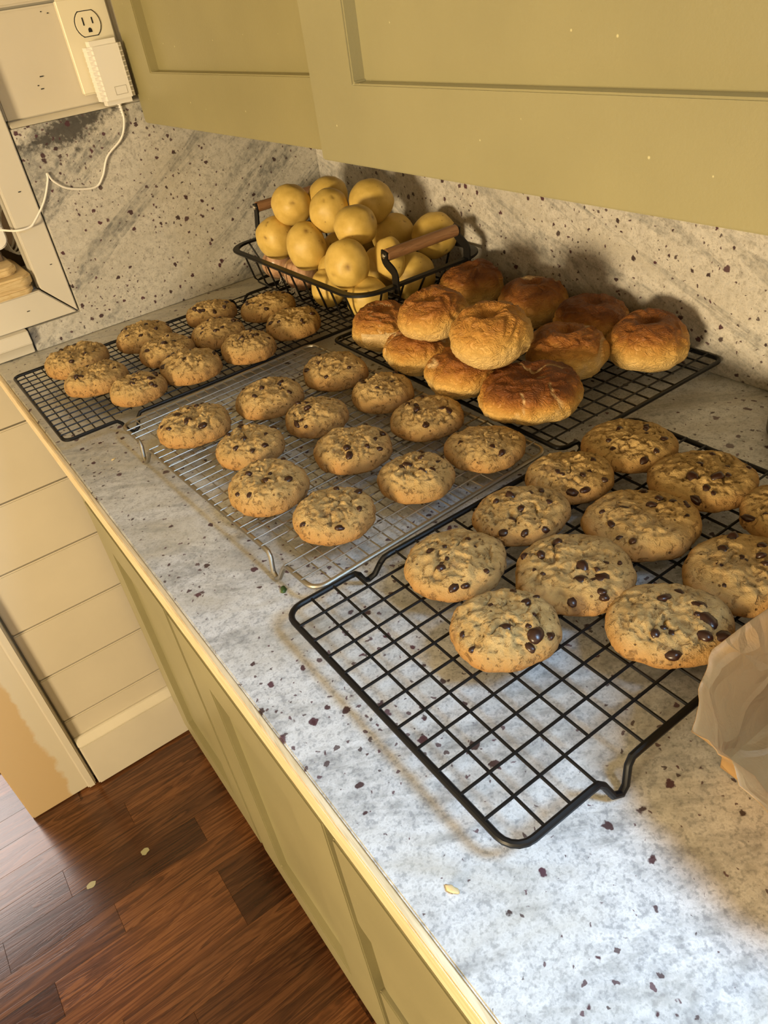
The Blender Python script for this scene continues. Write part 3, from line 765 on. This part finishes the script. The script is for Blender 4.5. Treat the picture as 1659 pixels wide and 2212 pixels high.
GA, GB, GC = 'cookies on the far black rack', 'cookies on the silver rack', 'cookies on the nearest black rack'
A = [  # x, y, r, h, label, lift, tilt
 (-0.5497, -0.2080, 0.0430, 0.027, 'cookie at the left end of the far black rack, nearest the white apron', 0, (0.0, 0.02)),
 (-0.4516, -0.2085, 0.0410, 0.026, 'second cookie from the left along the far wall side of the far rack', 0, (0, 0)),
 (-0.5504, -0.2985, 0.0400, 0.027, 'lumpy cookie tucked in front of the leftmost cookie on the far rack', 0.002, (-0.03, 0)),
 (-0.5200, -0.3690, 0.0350, 0.025, 'small cookie at the front left of the far rack with a dark ring-like chip', 0, (0, 0)),
 (-0.4490, -0.2890, 0.0385, 0.026, 'middle cookie of the far rack half hidden behind a larger front cookie', 0.001, (0, 0)),
 (-0.4470, -0.3650, 0.0400, 0.027, 'broad ragged cookie at the front of the far rack, second from left', 0, (-0.02, 0)),
 (-0.3486, -0.2110, 0.0375, 0.026, 'cookie at the back of the far rack, left of the one beside the basket', 0, (0, 0)),
 (-0.3763, -0.2925, 0.0380, 0.025, 'flattish cookie in the far rack middle row, below the back cookies', 0.001, (0, 0)),
 (-0.3700, -0.3740, 0.0370, 0.027, 'round cookie at the front of the far rack, beside the silver rack corner', 0, (0, 0)),
 (-0.2820, -0.2660, 0.0405, 0.026, 'pale cookie on the far rack touching the potato basket side', 0, (0, 0)),
 (-0.2900, -0.3540, 0.0395, 0.027, 'crumbly cookie at the right front end of the far rack under the basket rim', 0, (0, 0))]
for i, (x, y, r, h, lab, lift, tl) in enumerate(A):
    cookie(i + 1, x, y, r * 0.98, h, 1.03, 0.3 + i, lab, GA, 10, None, ZR + lift, tl)
Bk = [
 (-0.5093, -0.5144, 0.0391, 0.026, 'back left cookie on the silver rack, many dark chips at its front edge'),
 (-0.4196, -0.5220, 0.0390, 0.025, 'back row middle cookie on the silver rack'),
 (-0.3329, -0.5263, 0.0389, 0.026, 'back right cookie on the silver rack, nearest the left bagels'),
 (-0.4863, -0.6030, 0.0355, 0.024, 'second row left cookie on the silver rack, touching the larger one in front'),
 (-0.4059, -0.6050, 0.0347, 0.025, 'second row middle cookie on the silver rack, smooth with few chips'),
 (-0.3248, -0.6155, 0.0348, 0.025, 'second row right cookie on the silver rack, beside the bagels'),
 (-0.5094, -0.6840, 0.0388, 0.025, 'third row left cookie on the silver rack with knobbly cracked top'),
 (-0.4159, -0.6891, 0.0385, 0.024, 'third row middle cookie on the silver rack with browned crevices'),
 (-0.3263, -0.6969, 0.0378, 0.022, 'third row right cookie on the silver rack, below the darkest bagel'),
 (-0.4880, -0.7682, 0.0366, 0.023, 'front row left cookie on the silver rack, plain top with orange rim'),
 (-0.4015, -0.7729, 0.0350, 0.023, 'front row middle cookie on the silver rack with a chip clump on top'),
 (-0.3253, -0.7832, 0.0368, 0.021, 'front row right cookie on the silver rack, smooth and nearly chipless')]
nch = [13, 10, 7, 8, 7, 10, 8, 8, 8, 6, 9, 4]
for i, (x, y, r, h, lab) in enumerate(Bk):
    cookie(i + 21, x, y, r, h, 1.02, 0.8 * i, lab, GB, nch[i])
CH = {
'C7': [(-0.4658, -0.8792, 0.005), (-0.4734, -0.8996, 0.0045), (-0.4773, -0.9186, 0.004), (-0.47, -0.924, 0.004), (-0.45, -0.9226, 0.003), (-0.437, -0.8885, 0.003), (-0.4555, -0.8818, 0.003)],
'C4': [(-0.3737, -0.8696, 0.0045), (-0.3789, -0.887, 0.004), (-0.3588, -0.8782, 0.004), (-0.356, -0.896, 0.004), (-0.4105, -0.8971, 0.0045), (-0.3933, -0.8917, 0.0035), (-0.3806, -0.9152, 0.004), (-0.401, -0.9149, 0.0035)],
'C2': [(-0.3313, -0.8988, 0.005), (-0.31, -0.8903, 0.0035), (-0.2992, -0.9029, 0.004), (-0.3238, -0.909, 0.004), (-0.2886, -0.8811, 0.004), (-0.3226, -0.8779, 0.003)],
'C5': [(-0.3227, -0.9452, 0.005), (-0.3045, -0.9554, 0.005), (-0.2939, -0.9546, 0.0045), (-0.2917, -0.9657, 0.006), (-0.2941, -0.9394, 0.0045), (-0.3482, -0.974, 0.004), (-0.2954, -0.9819, 0.003), (-0.3443, -0.9502, 0.0035), (-0.3509, -0.9635, 0.003)],
'C8': [(-0.4094, -0.9779, 0.007), (-0.3976, -0.986, 0.0075), (-0.3837, -0.979, 0.005), (-0.3911, -0.9385, 0.0045), (-0.4162, -0.9305, 0.005), (-0.4089, -0.9396, 0.0045), (-0.4068, -0.9952, 0.0045), (-0.4093, -1.0023, 0.0045), (-0.3987, -0.9712, 0.006), (-0.4344, -0.9937, 0.005), (-0.4237, -0.9554, 0.003)],
'C10': [(-0.4694, -0.9945, 0.0075), (-0.4615, -0.9991, 0.005), (-0.4803, -0.9779, 0.005), (-0.4544, -0.9685, 0.005), (-0.4523, -0.9545, 0.004), (-0.4785, -0.9985, 0.0035), (-0.5067, -0.9736, 0.003), (-0.4601, -0.983, 0.0025), (-0.4736, -0.9548, 0.003)],
'C11': [(-0.3795, -1.0607, 0.007), (-0.3919, -1.0671, 0.006), (-0.3833, -1.0732, 0.0055), (-0.4162, -1.0618, 0.006), (-0.3741, -1.0492, 0.005), (-0.3844, -1.0294, 0.005), (-0.3698, -1.0319, 0.0045), (-0.414, -1.0464, 0.004)],
'C3': [(-0.2526, -0.9554, 0.0065), (-0.2403, -0.9686, 0.0055), (-0.2309, -0.9713, 0.005), (-0.2561, -0.9705, 0.0045), (-0.2782, -0.9763, 0.006), (-0.2572, -0.9784, 0.003), (-0.232, -0.9479, 0.004)],
'C1': [(-0.2572, -0.9153, 0.0045), (-0.2373, -0.9077, 0.004), (-0.2181, -0.901, 0.0045), (-0.2113, -0.876, 0.004), (-0.2346, -0.8647, 0.004), (-0.2599, -0.88, 0.004)],
'C9': [(-0.2983, -1.0224, 0.005), (-0.314, -1.0268, 0.005), (-0.2932, -1.044, 0.005), (-0.3034, -1.0479, 0.0045), (-0.3086, -1.0564, 0.0045), (-0.3311, -1.0343, 0.004)],
'C6': [(-0.2645, -1.0117, 0.005), (-0.2489, -1.0155, 0.005)]}
Ck = [
 ('C1', -0.2345, -0.8770, 0.0405, 0.021, 'far right corner cookie on the nearest rack, beside the bare counter', 1.04, -0.6),
 ('C2', -0.3080, -0.8735, 0.0360, 0.022, 'back row cookie of the nearest rack next to the bagel rack corner', 1.05, -0.6),
 ('C3', -0.2365, -0.9545, 0.0420, 0.020, 'golden smooth cookie with a swirl chip at the right of the nearest rack', 1.05, -0.7),
 ('C4', -0.3745, -0.8825, 0.0385, 0.021, 'angular cookie of the nearest rack close to the silver rack edge', 1.06, -0.4),
 ('C5', -0.3160, -0.9580, 0.0435, 0.021, 'large cookie in the nearest rack centre with chips along its back edge', 1.03, -0.7),
 ('C6', -0.2330, -1.0290, 0.0360, 0.020, 'cookie cut off by the right frame edge on the nearest rack', 1.0, 0),
 ('C7', -0.4533, -0.8905, 0.0390, 0.021, 'leftmost cookie of the nearest rack, pale with few small chips', 1.02, -0.5),
 ('C8', -0.3980, -0.9618, 0.0430, 0.022, 'big pale cookie of the nearest rack with large exposed chips near its right', 1.03, -0.5),
 ('C9', -0.3140, -1.0450, 0.0405, 0.022, 'pale cookie at right edge of the nearest rack above the parchment', 1.02, -0.6),
 ('C10', -0.4735, -0.9690, 0.0368, 0.022, 'front left cookie of the nearest rack with one melted chip crescent', 1.02, -0.6),
 ('C11', -0.3905, -1.0400, 0.0395, 0.021, 'front cookie of the nearest rack with glossy chips, beside the parchment paper', 1.04, -0.7)]
for i, (k, x, y, r, h, lab, asp, an) in enumerate(Ck):
    cookie(i + 51, x, y, r, h, asp, an, lab, GC, 0, CH[k])

# ------------------------------------------------------------------ bagels
def bagel(idx, x, y, z0, r, h, label, bake=0.0, lump=1.0, cracks=0.3, asp=1.0, ang=0.0, tilt=(0, 0), dimple=0.22, cut=None):
    sd = Vector((idx * 2.3, idx * 4.9, idx * 1.1)); nt, n1, n2 = 132, 38, 24
    V = []; bk = []; ck = []; F = []
    eq = 0.44
    def outl(t):
        d = Vector((cos(t), sin(t), 0))
        e = 1 / math.sqrt((cos(t - ang) / asp) ** 2 + (sin(t - ang) * asp) ** 2)
        return r * e * (1 + lump * (0.045 * noise.noise(d * 1.3 + sd) + 0.025 * noise.noise(d * 3 + sd)))
    rows = [('t', (i / n1) ** 0.8) for i in range(1, n1 + 1)] + [('b', 1 - (i / n2) ** 1.1) for i in range(1, n2)]
    def pt(kind, t, q):
        R = outl(t) * q; px, py = R * cos(t), R * sin(t)
        if kind == 't':
            z = h * (eq + (1 - eq) * max(0.0, 1 - q ** 2.7) ** 0.56)
            z -= h * dimple * math.exp(-(q / 0.24) ** 2)
        else:
            z = h * eq * (1 - max(0.0, 1 - q ** 3.4) ** 0.55)
        p = Vector((px, py, z)); n_ = (p - Vector((0, 0, h * 0.42)))
        n_ = Vector((n_.x, n_.y, n_.z * 1.8)).normalized()
        wp = p + Vector((noise.noise(p * 40 + sd), noise.noise(p * 40 + sd * 2), noise.noise(p * 40 + sd * 3))) * 0.012
        big = noise.noise(p * 24 + sd); med = noise.noise(wp * 58 + sd)
        rid = 1 - abs(noise.noise(Vector((wp.x, wp.y, wp.z * 1.6)) * 70 + sd * 1.4))
        wr_ = max(0.0, (rid - 0.60) / 0.40)
        lowq = 1.0 if kind == 't' else q ** 2
        crk_n = 1 - abs(noise.noise(wp * 21 + sd * 2.2))
        crk = max(0.0, (crk_n - (1.0 - 0.07 * cracks)) / (0.07 * cracks + 1e-6)) if cracks > 0 else 0.0
        gate = 1.0 if noise.noise(p * 17 + sd * 3.3) > 0.05 else 0.0
        crk *= gate
        p = p + n_ * (lump * 0.0036 * big + 0.0018 * med * lump + 0.0023 * wr_ * lowq - 0.0018 * crk) * (lowq * 0.9 + 0.1)
        if kind == 'b' and p.z < 0: p.z = 0
        hz = p.z / h
        sm_ = min(1.0, max(0.0, (hz - 0.25) / 0.68)); sm_ = sm_ * sm_ * (3 - 2 * sm_)
        b = 0.66 * sm_ + 0.10 + bake * (0.35 + 0.65 * sm_) + 0.06 * big + 0.08 * wr_ * hz
        if cut is not None:
            d = cut[0] * p.x + cut[1] * p.y
            if d > cut[2] and cut[3] < hz < cut[4]:
                p = p - Vector((cut[0], cut[1], 0)) * (d - cut[2]); crk = 1.0
        return p, b, min(1.0, crk)
    p, b, c = pt('t', 0, 0.0001); V.append(tuple(p)); bk.append(b); ck.append(0)
    for kind, q in rows:
        for k in range(nt):
            p, b, c = pt(kind, 2 * pi * k / nt, q); V.append(tuple(p)); bk.append(max(0.0, b)); ck.append(c)
    V.append((0, 0, 0)); bk.append(0.1); ck.append(0)
    for k in range(nt): F.append((0, 1 + k, 1 + (k + 1) % nt))
    nrw = len(rows)
    for i in range(nrw - 1):
        a = 1 + i * nt; b_ = a + nt
        for k in range(nt): F.append((a + k, b_ + k, b_ + (k + 1) % nt, a + (k + 1) % nt))
    a = 1 + (nrw - 1) * nt; last = len(V) - 1
    for k in range(nt): F.append((a + k, last, a + (k + 1) % nt))
    me = bpy.data.meshes.new('bagel'); me.from_pydata(V, [], F); me.update(); me.shade_smooth()
    for nm, vals in (('bake', bk), ('crack', ck)):
        at = me.attributes.new(nm, 'FLOAT', 'POINT'); at.data.foreach_set('value', vals)
    o = link('bagel', me, MAT['bagel'], None, (x, y, z0), (tilt[0], tilt[1], 0))
    tag(o, label, 'bagel', 'golden bagels heaped on the black rack')
    return o
ZB = 0.9357
bagel(1, -0.2360, -0.4985, ZB, 0.0385, 0.050, 'leftmost bagel in front of the basket, with a pale torn strip on its side', 0.06, 1.0, 0.2, cut=(-0.70, -0.71, 0.033, 0.36, 0.60))
bagel(2, -0.2300, -0.5970, 0.9765, 0.0385, 0.046, 'wrinkled golden bagel propped on top at the left of the heap', 0.02, 1.0, 0.0, tilt=(0.0, -0.12))
bagel(3, -0.2500, -0.5840, ZB, 0.0385, 0.044, 'bagel lying underneath the wrinkled top bagel, left of the heap', 0.02, 1.2, 0.5)
bagel(4, -0.0880, -0.4930, ZB, 0.0410, 0.056, 'rearmost bagel next to the potato basket with a browned hollow top', 0.16, 1.3, 0.0)
bagel(5, -0.0800, -0.5980, ZB, 0.0420, 0.053, 'back row bagel with pale diagonal streaks, near the right wall', 0.10, 1.1, 1.0)
bagel(6, -0.0735, -0.6890, ZB, 0.0425, 0.050, 'back row bagel with one pale split across its brown top', 0.20, 0.9, 0.8)
bagel(7, -0.0840, -0.7740, ZB, 0.0420, 0.052, 'bagel standing alone at the right end of its rack', 0.12, 1.0, 0.0)
bagel(8, -0.2385, -0.7010, 0.9800, 0.0415, 0.053, 'smooth pale golden bagel crowning the heap', -0.10, 0.7, 0.0, tilt=(0.05, -0.10))
bagel(9, -0.2560, -0.6690, ZB, 0.0395, 0.046, 'knobbly creased bagel below the pale top one, facing the silver rack', 0.06, 1.9, 0.9)
bagel(10, -0.1545, -0.7240, ZB, 0.0430, 0.052, 'puffy bagel with pale cracks between the heap and the lone bagel', 0.06, 1.5, 1.1)
bagel(11, -0.2410, -0.7570, ZB, 0.0490, 0.047, 'darkest and largest bagel at the front of the heap with pale nicks', 0.26, 1.0, 0.5, 1.05, -0.6)

# ------------------------------------------------------------------ potatoes and onions
def potato(idx, x, y, z, rx, rz, label, asp=1.0, ang=0.0, eyes=5, big=None):
    rg = random.Random(idx * 31); sd = Vector((idx * 6.1, idx * 2.7, idx * 3.9)); ns, nrg = 48, 32
    ey = []
    for k in range(eyes):
        u = Vector((rg.gauss(0, 1), rg.gauss(0, 1), rg.gauss(0, 1))).normalized(); ey.append((u, 0.10 + 0.07 * rg.random()))
    if big: ey.append((Vector(big).normalized(), 0.26))
    V = []; F = []; E = []
    for i in range(nrg + 1):
        ph = pi * i / nrg
        for k in range(ns):
            th = 2 * pi * k / ns
            d = Vector((sin(ph) * cos(th), sin(ph) * sin(th), cos(ph)))
            k_ = 1 + 0.075 * noise.noise(d * 1.1 + sd) + 0.025 * noise.noise(d * 2.7 + sd)
            e = 0.0
            for u, w in ey:
                a = (d - u).length
                if a < w * 2.2: e = max(e, math.exp(-(a / w) ** 2 * 2.0))
            k_ -= 0.055 * e
            lx, ly = d.x * rx * asp, d.y * rx
            V.append((k_ * (lx * cos(ang) - ly * sin(ang)), k_ * (lx * sin(ang) + ly * cos(ang)), k_ * d.z * rz)); E.append(e ** 2.2)
    for i in range(nrg):
        for k in range(ns):
            F.append((i * ns + k, (i + 1) * ns + k, (i + 1) * ns + (k + 1) % ns, i * ns + (k + 1) % ns))
    me = bpy.data.meshes.new('potato'); me.from_pydata(V, [], F); me.update()
    bm = bmesh.new(); bm.from_mesh(me); bmesh.ops.remove_doubles(bm, verts=bm.verts, dist=1e-7)
    bm.to_mesh(me); bm.free(); me.shade_smooth()
    at = me.attributes.get('eye') or me.attributes.new('eye', 'FLOAT', 'POINT')
    vals = []
    for v in me.vertices:
        vals.append(0.0)
    # eye darkness looked up from direction, since doubles were merged at the poles
    for j, v in enumerate(me.vertices):
        q = v.co; qx = (q.x * cos(ang) + q.y * sin(ang)) / (rx * asp); qy = (-q.x * sin(ang) + q.y * cos(ang)) / rx
        d = Vector((qx, qy, q.z / rz)).normalized(); e = 0.0
        for u, w in ey: e = max(e, math.exp(-((d - u).length / w) ** 2 * 3.0))
        vals[j] = e ** 1.5
    at.data.foreach_set('value', vals)
    o = link('potato', me, MAT['potato'], None, (x, y, z)); tag(o, label, 'potato', 'yellow potatoes in the wire basket')
    return o
potato(1, -0.1809, -0.2069, 1.055, 0.0300, 0.0290, 'top left potato of the pile, beside the rear wooden handle')
potato(2, -0.1320, -0.2330, 1.058, 0.0290, 0.0275, 'shaded potato peeking out behind the top of the pile')
potato(3, -0.1610, -0.2790, 1.050, 0.0290, 0.0305, 'top middle potato of the pile with a tiny central pit')
potato(4, -0.1114, -0.3142, 1.055, 0.0310, 0.0300, 'top right potato of the pile, nearest the wall cabinet')
potato(5, -0.2060, -0.1837, 1.010, 0.0300, 0.0315, 'far left potato in the second layer, over the onions', 1.0, 0, 3)
potato(6, -0.2020, -0.2687, 1.010, 0.0300, 0.0330, 'potato on the left side with a brown eye near its top', 0.98, 0, 4, (-0.15, -0.5, 0.75))
potato(7, -0.1740, -0.3640, 1.046, 0.0290, 0.0265, 'potato in the upper front with a dark oval scar', 1.05, 0.4, 4, (0.2, -0.7, 0.3))
potato(8, -0.0870, -0.3230, 1.003, 0.0320, 0.0300, 'potato low on the right behind the long front handle', 1.05, 0.8, 5)
potato(9, -0.0620, -0.3875, 1.006, 0.0315, 0.0315, 'rightmost potato of the pile behind the handle end', 1.0, 0, 5, (0.3, 0.1, 0.9))
potato(10, -0.2125, -0.3920, 1.010, 0.0300, 0.0335, 'large front potato over the rim with a star shaped scar', 1.0, 0, 3, (-0.45, -0.75, 0.15))
potato(11, -0.1850, -0.3150, 0.978, 0.0285, 0.0270, 'potato wedged behind the large front potato')
potato(12, -0.1560, -0.4080, 1.004, 0.0215, 0.0290, 'slim upright potato left of the front handle bracket', 0.95, 0)
potato(13, -0.1200, -0.4080, 0.9695, 0.0300, 0.0330, 'tall potato behind the wires beneath the front handle', 1.05, 0.1)
potato(14, -0.2010, -0.4100, 0.9650, 0.0280, 0.0285, 'potato behind the front corner wires, next to the leftmost bagel')
potato(15, -0.2090, -0.3240, 0.9630, 0.0255, 0.0265, 'potato low behind the left side wires, right of the onion')
potato(16, -0.1400, -0.2560, 0.9830, 0.0300, 0.0300, 'shaded potato deep in the hollow behind the left potatoes')
potato(17, -0.1280, -0.3420, 0.9720, 0.0280, 0.0280, 'shaded potato deep in the pile between the slim one and the low right one')
potato(18, -0.0800, -0.2300, 0.9900, 0.0330, 0.0330, 'potato low at the back of the pile against the right wall')
def onion(x, y, z, r, label, ax):
    prof = [(0.001, -0.92), (0.30, -0.88), (0.66, -0.68), (0.92, -0.32), (1.0, 0.02), (0.92, 0.36), (0.68, 0.66), (0.38, 0.86), (0.18, 1.02), (0.11, 1.22), (0.08, 1.42), (0.10, 1.55)]
    P = smooth_path([(a, 0, b) for a, b in prof], 3)
    t = empty('onion', (x, y, z)); tag(t, label, 'onion')
    t.rotation_euler = Vector(ax).to_track_quat('Z', 'Y').to_euler()
    link('bulb', MB().lathe([(p.x * r, p.z * r) for p in P], 36).mesh('bulb', angle=60), MAT['onion'], t)
    rt = MB()
    for k in range(10):
        a = k * 0.628; rt.tube([(0.002 * cos(a), 0.002 * sin(a), -0.90 * r), (0.005 * cos(a), 0.005 * sin(a), -1.10 * r), (0.008 * cos(a + 0.4), 0.008 * sin(a + 0.4), -1.22 * r)], 0.0006, 5)
    ro = link('root_tuft', rt.mesh('root_tuft'), MAT['plastic'], t); ro['kind'] = 'stuff'
    return t
onion(-0.1985, -0.1560, 0.9640, 0.0262, 'pale onion in the far left corner of the basket', (0.2, 0.6, 0.75))
onion(-0.2030, -0.2350, 0.9645, 0.0268, 'shiny pinkish onion behind the left basket wires', (0.65, 0.2, 0.7))

# ------------------------------------------------------------------ wire basket
bk = empty('wire_basket', (-0.137, -0.27, 0.9365)); tag(bk, 'black wire basket with two wooden handles holding potatoes in the corner', 'basket')
RX0, RX1, RY0, RY1, RZ = -0.250, -0.027, -0.466, -0.078, 0.988
def rr_loop(x0, x1, y0, y1, r, z):
    pts = []
    for cx_, cy_, a0 in ((x1 - r, y1 - r, 0), (x0 + r, y1 - r, 90), (x0 + r, y0 + r, 180), (x1 - r, y0 + r, 270)):
        for k in range(9):
            a = radians(a0 + 11.25 * k); pts.append((cx_ + r * cos(a), cy_ + r * sin(a), z))
    return pts
rim = MB(); outer = rr_loop(RX0, RX1, RY0, RY1, 0.042, RZ); inner = rr_loop(RX0 + 0.010, RX1 - 0.010, RY0 + 0.010, RY1 - 0.010, 0.034, RZ)
n = len(outer)
for dz in (0.0018, -0.0018):
    rim.v += [(p[0], p[1], p[2] + dz) for p in outer] + [(p[0], p[1], p[2] + dz) for p in inner]
for i in range(n):
    j = (i + 1) % n
    rim.f += [(i, j, n + j, n + i), (2 * n + i, 3 * n + i, 3 * n + j, 2 * n + j), (i, 2 * n + i, 2 * n + j, j), (n + i, n + j, 3 * n + j, 3 * n + i)]
rim.build('rim', MAT['black_metal'], bk, 0.0008, 2)
BX0, BX1, BY0, BY1, BZ = -0.228, -0.049, -0.428, -0.116, 0.9385
def uwire(a, b, c, d):
    P = [Vector(a), Vector(b) * 0.9 + Vector(a) * 0.1, Vector(b) * 0.985 + Vector(c) * 0.015, Vector(c) * 0.985 + Vector(b) * 0.015, Vector(c) * 0.9 + Vector(d) * 0.1, Vector(d)]
    MB().tube(P, 0.0015, 7).build('wire', MAT['black_metal'], bk)
wys = [-0.137 - 0.0358 * k for k in range(9)]
for yv in wys:
    yb = BY1 - 0.008 + (yv + 0.137) * ((BY1 - BY0 - 0.016) / (9 - 1) / 0.0358)
    uwire((RX0 + 0.007, yv, RZ - 0.002), (BX0, yb, BZ), (BX1, yb, BZ), (RX1 - 0.007, yv, RZ - 0.002))
for xv in (-0.208, -0.1725, -0.137, -0.1015, -0.066):
    xb = -0.1385 + (xv + 0.137) * 0.86
    uwire((xv, RY0 + 0.007, RZ - 0.002), (xb, BY0, BZ + 0.0022), (xb, BY1, BZ + 0.0022), (xv, RY1 - 0.007, RZ - 0.002))
link('base_ring', MB().tube([(p[0] + 0.137, p[1] + 0.27, 0.0012) for p in rr_loop(BX0, BX1, BY0, BY1, 0.02, 0)], 0.0015, 7, True).mesh('base_ring'), MAT['black_metal'], bk)
def strip(name, pts, w, t):
    # flat bent strap: pts in the y-z plane at x, width along x
    s = MB(); P = smooth_path(pts, 5)
    for i, p in enumerate(P):
        d = (P[min(i + 1, len(P) - 1)] - P[max(i - 1, 0)]).normalized()
        nn = Vector((1, 0, 0)).cross(d).normalized()
        for a, b in ((-1, -1), (1, -1), (1, 1), (-1, 1)):
            s.v.append(tuple(p + Vector((a * t / 2, 0, 0)) + nn * (b * w / 2)))
    for i in range(len(P) - 1):
        for k in range(4): s.f.append((i * 4 + k, i * 4 + (k + 1) % 4, i * 4 + 4 + (k + 1) % 4, i * 4 + 4 + k))
    m_ = (len(P) - 1) * 4; s.f += [(3, 2, 1, 0), (m_, m_ + 1, m_ + 2, m_ + 3)]
    return s.build(name, MAT['black_metal'], bk, 0.0006)
for yh, sg in ((-0.444, -1), (-0.092, 1)):
    yr = RY0 + 0.004 if sg < 0 else RY1 - 0.004
    zt = 1.0235 if sg < 0 else 1.0375
    for xh in (-0.1865, -0.0665):
        st = strip('bracket', [(xh, yr, RZ - 0.010), (xh, yr, RZ + 0.004), (xh, yr - sg * 0.001, RZ + 0.017), (xh, yh, zt - 0.007), (xh, yh + sg * 0.001, zt + 0.006)], 0.0125, 0.0026)
        MB().tube([(xh, yr - 0.0 * sg, RZ - 0.007), (xh, yr - sg * 0.004, RZ - 0.007)], 0.0042, 10).build('hinge', MAT['black_metal'], bk)
    MB().tube([(-0.1848, yh, zt), (-0.0682, yh, zt)], 0.0078, 20).build('handle', MAT['beech'], bk, 0.0008)['label'] = 'brown wooden dowel handle'
    for xa, xb in ((-0.1880, -0.1902), (-0.0652, -0.0630)):
        MB().tube([(xa, yh, zt), ((xa + xb) / 2, yh, zt), (xb, yh, zt)], [0.0036, 0.0033, 0.0016], 12).build('rivet', MAT['chrome'], bk)

# ------------------------------------------------------------------ parchment liner, canister, crumbs
pp = MB()
rimp = [(-0.250, -1.104, 0.982), (-0.330, -1.100, 0.985), (-0.390, -1.0965, 0.986), (-0.428, -1.0935, 0.986), (-0.436, -1.097, 0.983), (-0.452, -1.104, 0.980), (-0.465, -1.1115, 0.979), (-0.4735, -1.118, 0.977), (-0.4755, -1.127, 0.980), (-0.4805, -1.134, 0.979), (-0.4800, -1.142, 0.982), (-0.4850, -1.152, 0.979), (-0.4835, -1.160, 0.975), (-0.4880, -1.170, 0.977), (-0.4865, -1.185, 0.981), (-0.490, -1.205, 0.980), (-0.488, -1.232, 0.984), (-0.478, -1.245, 0.984), (-0.430, -1.250, 0.980), (-0.350, -1.250, 0.984), (-0.250, -1.250, 0.982), (-0.238, -1.240, 0.984), (-0.238, -1.180, 0.980), (-0.240, -1.115, 0.983)]
basep = []
for x, y, z in rimp:
    bx = min(max(x, -0.440), -0.262); by = min(max(y, -1.228), -1.118); basep.append((bx, by, 0.9125))
fine_r, fine_b = [], []
for i in range(len(rimp)):
    for k in range(4):
        fine_r.append(tuple(Vector(rimp[i]).lerp(Vector(rimp[(i + 1) % len(rimp)]), k / 4)))
        fine_b.append(tuple(Vector(basep[i]).lerp(Vector(basep[(i + 1) % len(rimp)]), k / 4)))
rimp, basep = fine_r, fine_b
N = len(rimp); LV = 14
for i in range(N):
    for l in range(LV + 1):
        t = l / LV
        a = Vector(basep[i]); b = Vector(rimp[i]); p = a.lerp(b, t)
        c = Vector((-0.35, -1.175, p.z)); d = (p - c).normalized()
        fold = 1 - abs(noise.noise(Vector((p.x * 34 + p.z * 18, p.y * 34 - p.z * 9, 2.0))))
        bow = -0.006 * sin(pi * t) + 0.003 * t * noise.noise(p * 45) + 0.005 * sin(pi * t) * noise.noise(p * 28 + Vector((3, 1, 5))) + 0.003 * t * max(0.0, fold - 0.75) * 4 * sin(pi * min(t, 0.7))
        if l == 0: bow = 0
        curl = 0.005 * max(0.0, t - 0.72) ** 1.3 * 6 * max(0.0, noise.noise(Vector((p.x * 16, p.y * 16, 7.7))))
        pp.v.append(tuple(p + d * (bow + curl) - Vector((0, 0, curl * 0.6))))
W1 = LV + 1
for i in range(N):
    j = (i + 1) % N
    for l in range(LV): pp.f.append((i * W1 + l, j * W1 + l, j * W1 + l + 1, i * W1 + l + 1))
pp.f.append(tuple(i * W1 for i in range(N)))
o = pp.build('parchment_liner', MAT['paper'], None, angle=70)
tag(o, 'creased brown parchment paper shaped as a box at the right edge of the counter', 'paper')
md = o.modifiers.new('thickness', 'SOLIDIFY'); md.thickness = 0.0004; md.offset = 1.0
cn = empty('canister', (-0.0720, -0.9520, 0.9105)); tag(cn, 'small dark metal canister cut off by the right edge behind the nearest rack', 'canister')
link('body', MB().lathe([(0.030, 0.0), (0.0335, 0.0015), (0.0345, 0.004), (0.0345, 0.026), (0.0335, 0.028)], 40).mesh('body'), MAT['tin'], cn)
link('lid', MB().lathe([(0.0352, 0.0282), (0.0356, 0.030), (0.0356, 0.037), (0.0345, 0.0385), (0.030, 0.0388)], 40).mesh('lid'), MAT['tin'], cn)
def crumb(name, x, y, s, mat, label, cat, seed):
    bm = bmesh.new(); bmesh.ops.create_icosphere(bm, subdivisions=2, radius=1.0)
    for v in bm.verts:
        k = 1 + 0.5 * noise.noise(v.co * 1.4 + Vector((seed, 0, 0)))
        v.co = Vector((v.co.x * 1.5, v.co.y * 0.8, v.co.z * 0.4)) * k * s
    lo = min(v.co.z for v in bm.verts)
    me = bpy.data.meshes.new(name); bm.to_mesh(me); bm.free(); me.shade_smooth()
    o = link(name, me, MAT[mat], None, (x, y, 0.9102 - lo), (0, 0, seed)); tag(o, label, cat)
crumb('herb_scrap', -0.5573, -0.7859, 0.0030, 'herb', 'tiny green herb scrap on the counter below the silver rack foot', 'scrap', 1.1)
crumb('pastry_crumb', -0.6104, -1.0715, 0.0027, 'board_wood', 'golden pastry crumb on the counter near the front wooden edge', 'crumb', 2.0)
crumb('cookie_crumb', -0.5925, -0.4480, 0.0018, 'board_wood', 'small tan crumb on the counter left of the silver rack', 'crumb', 3.3)
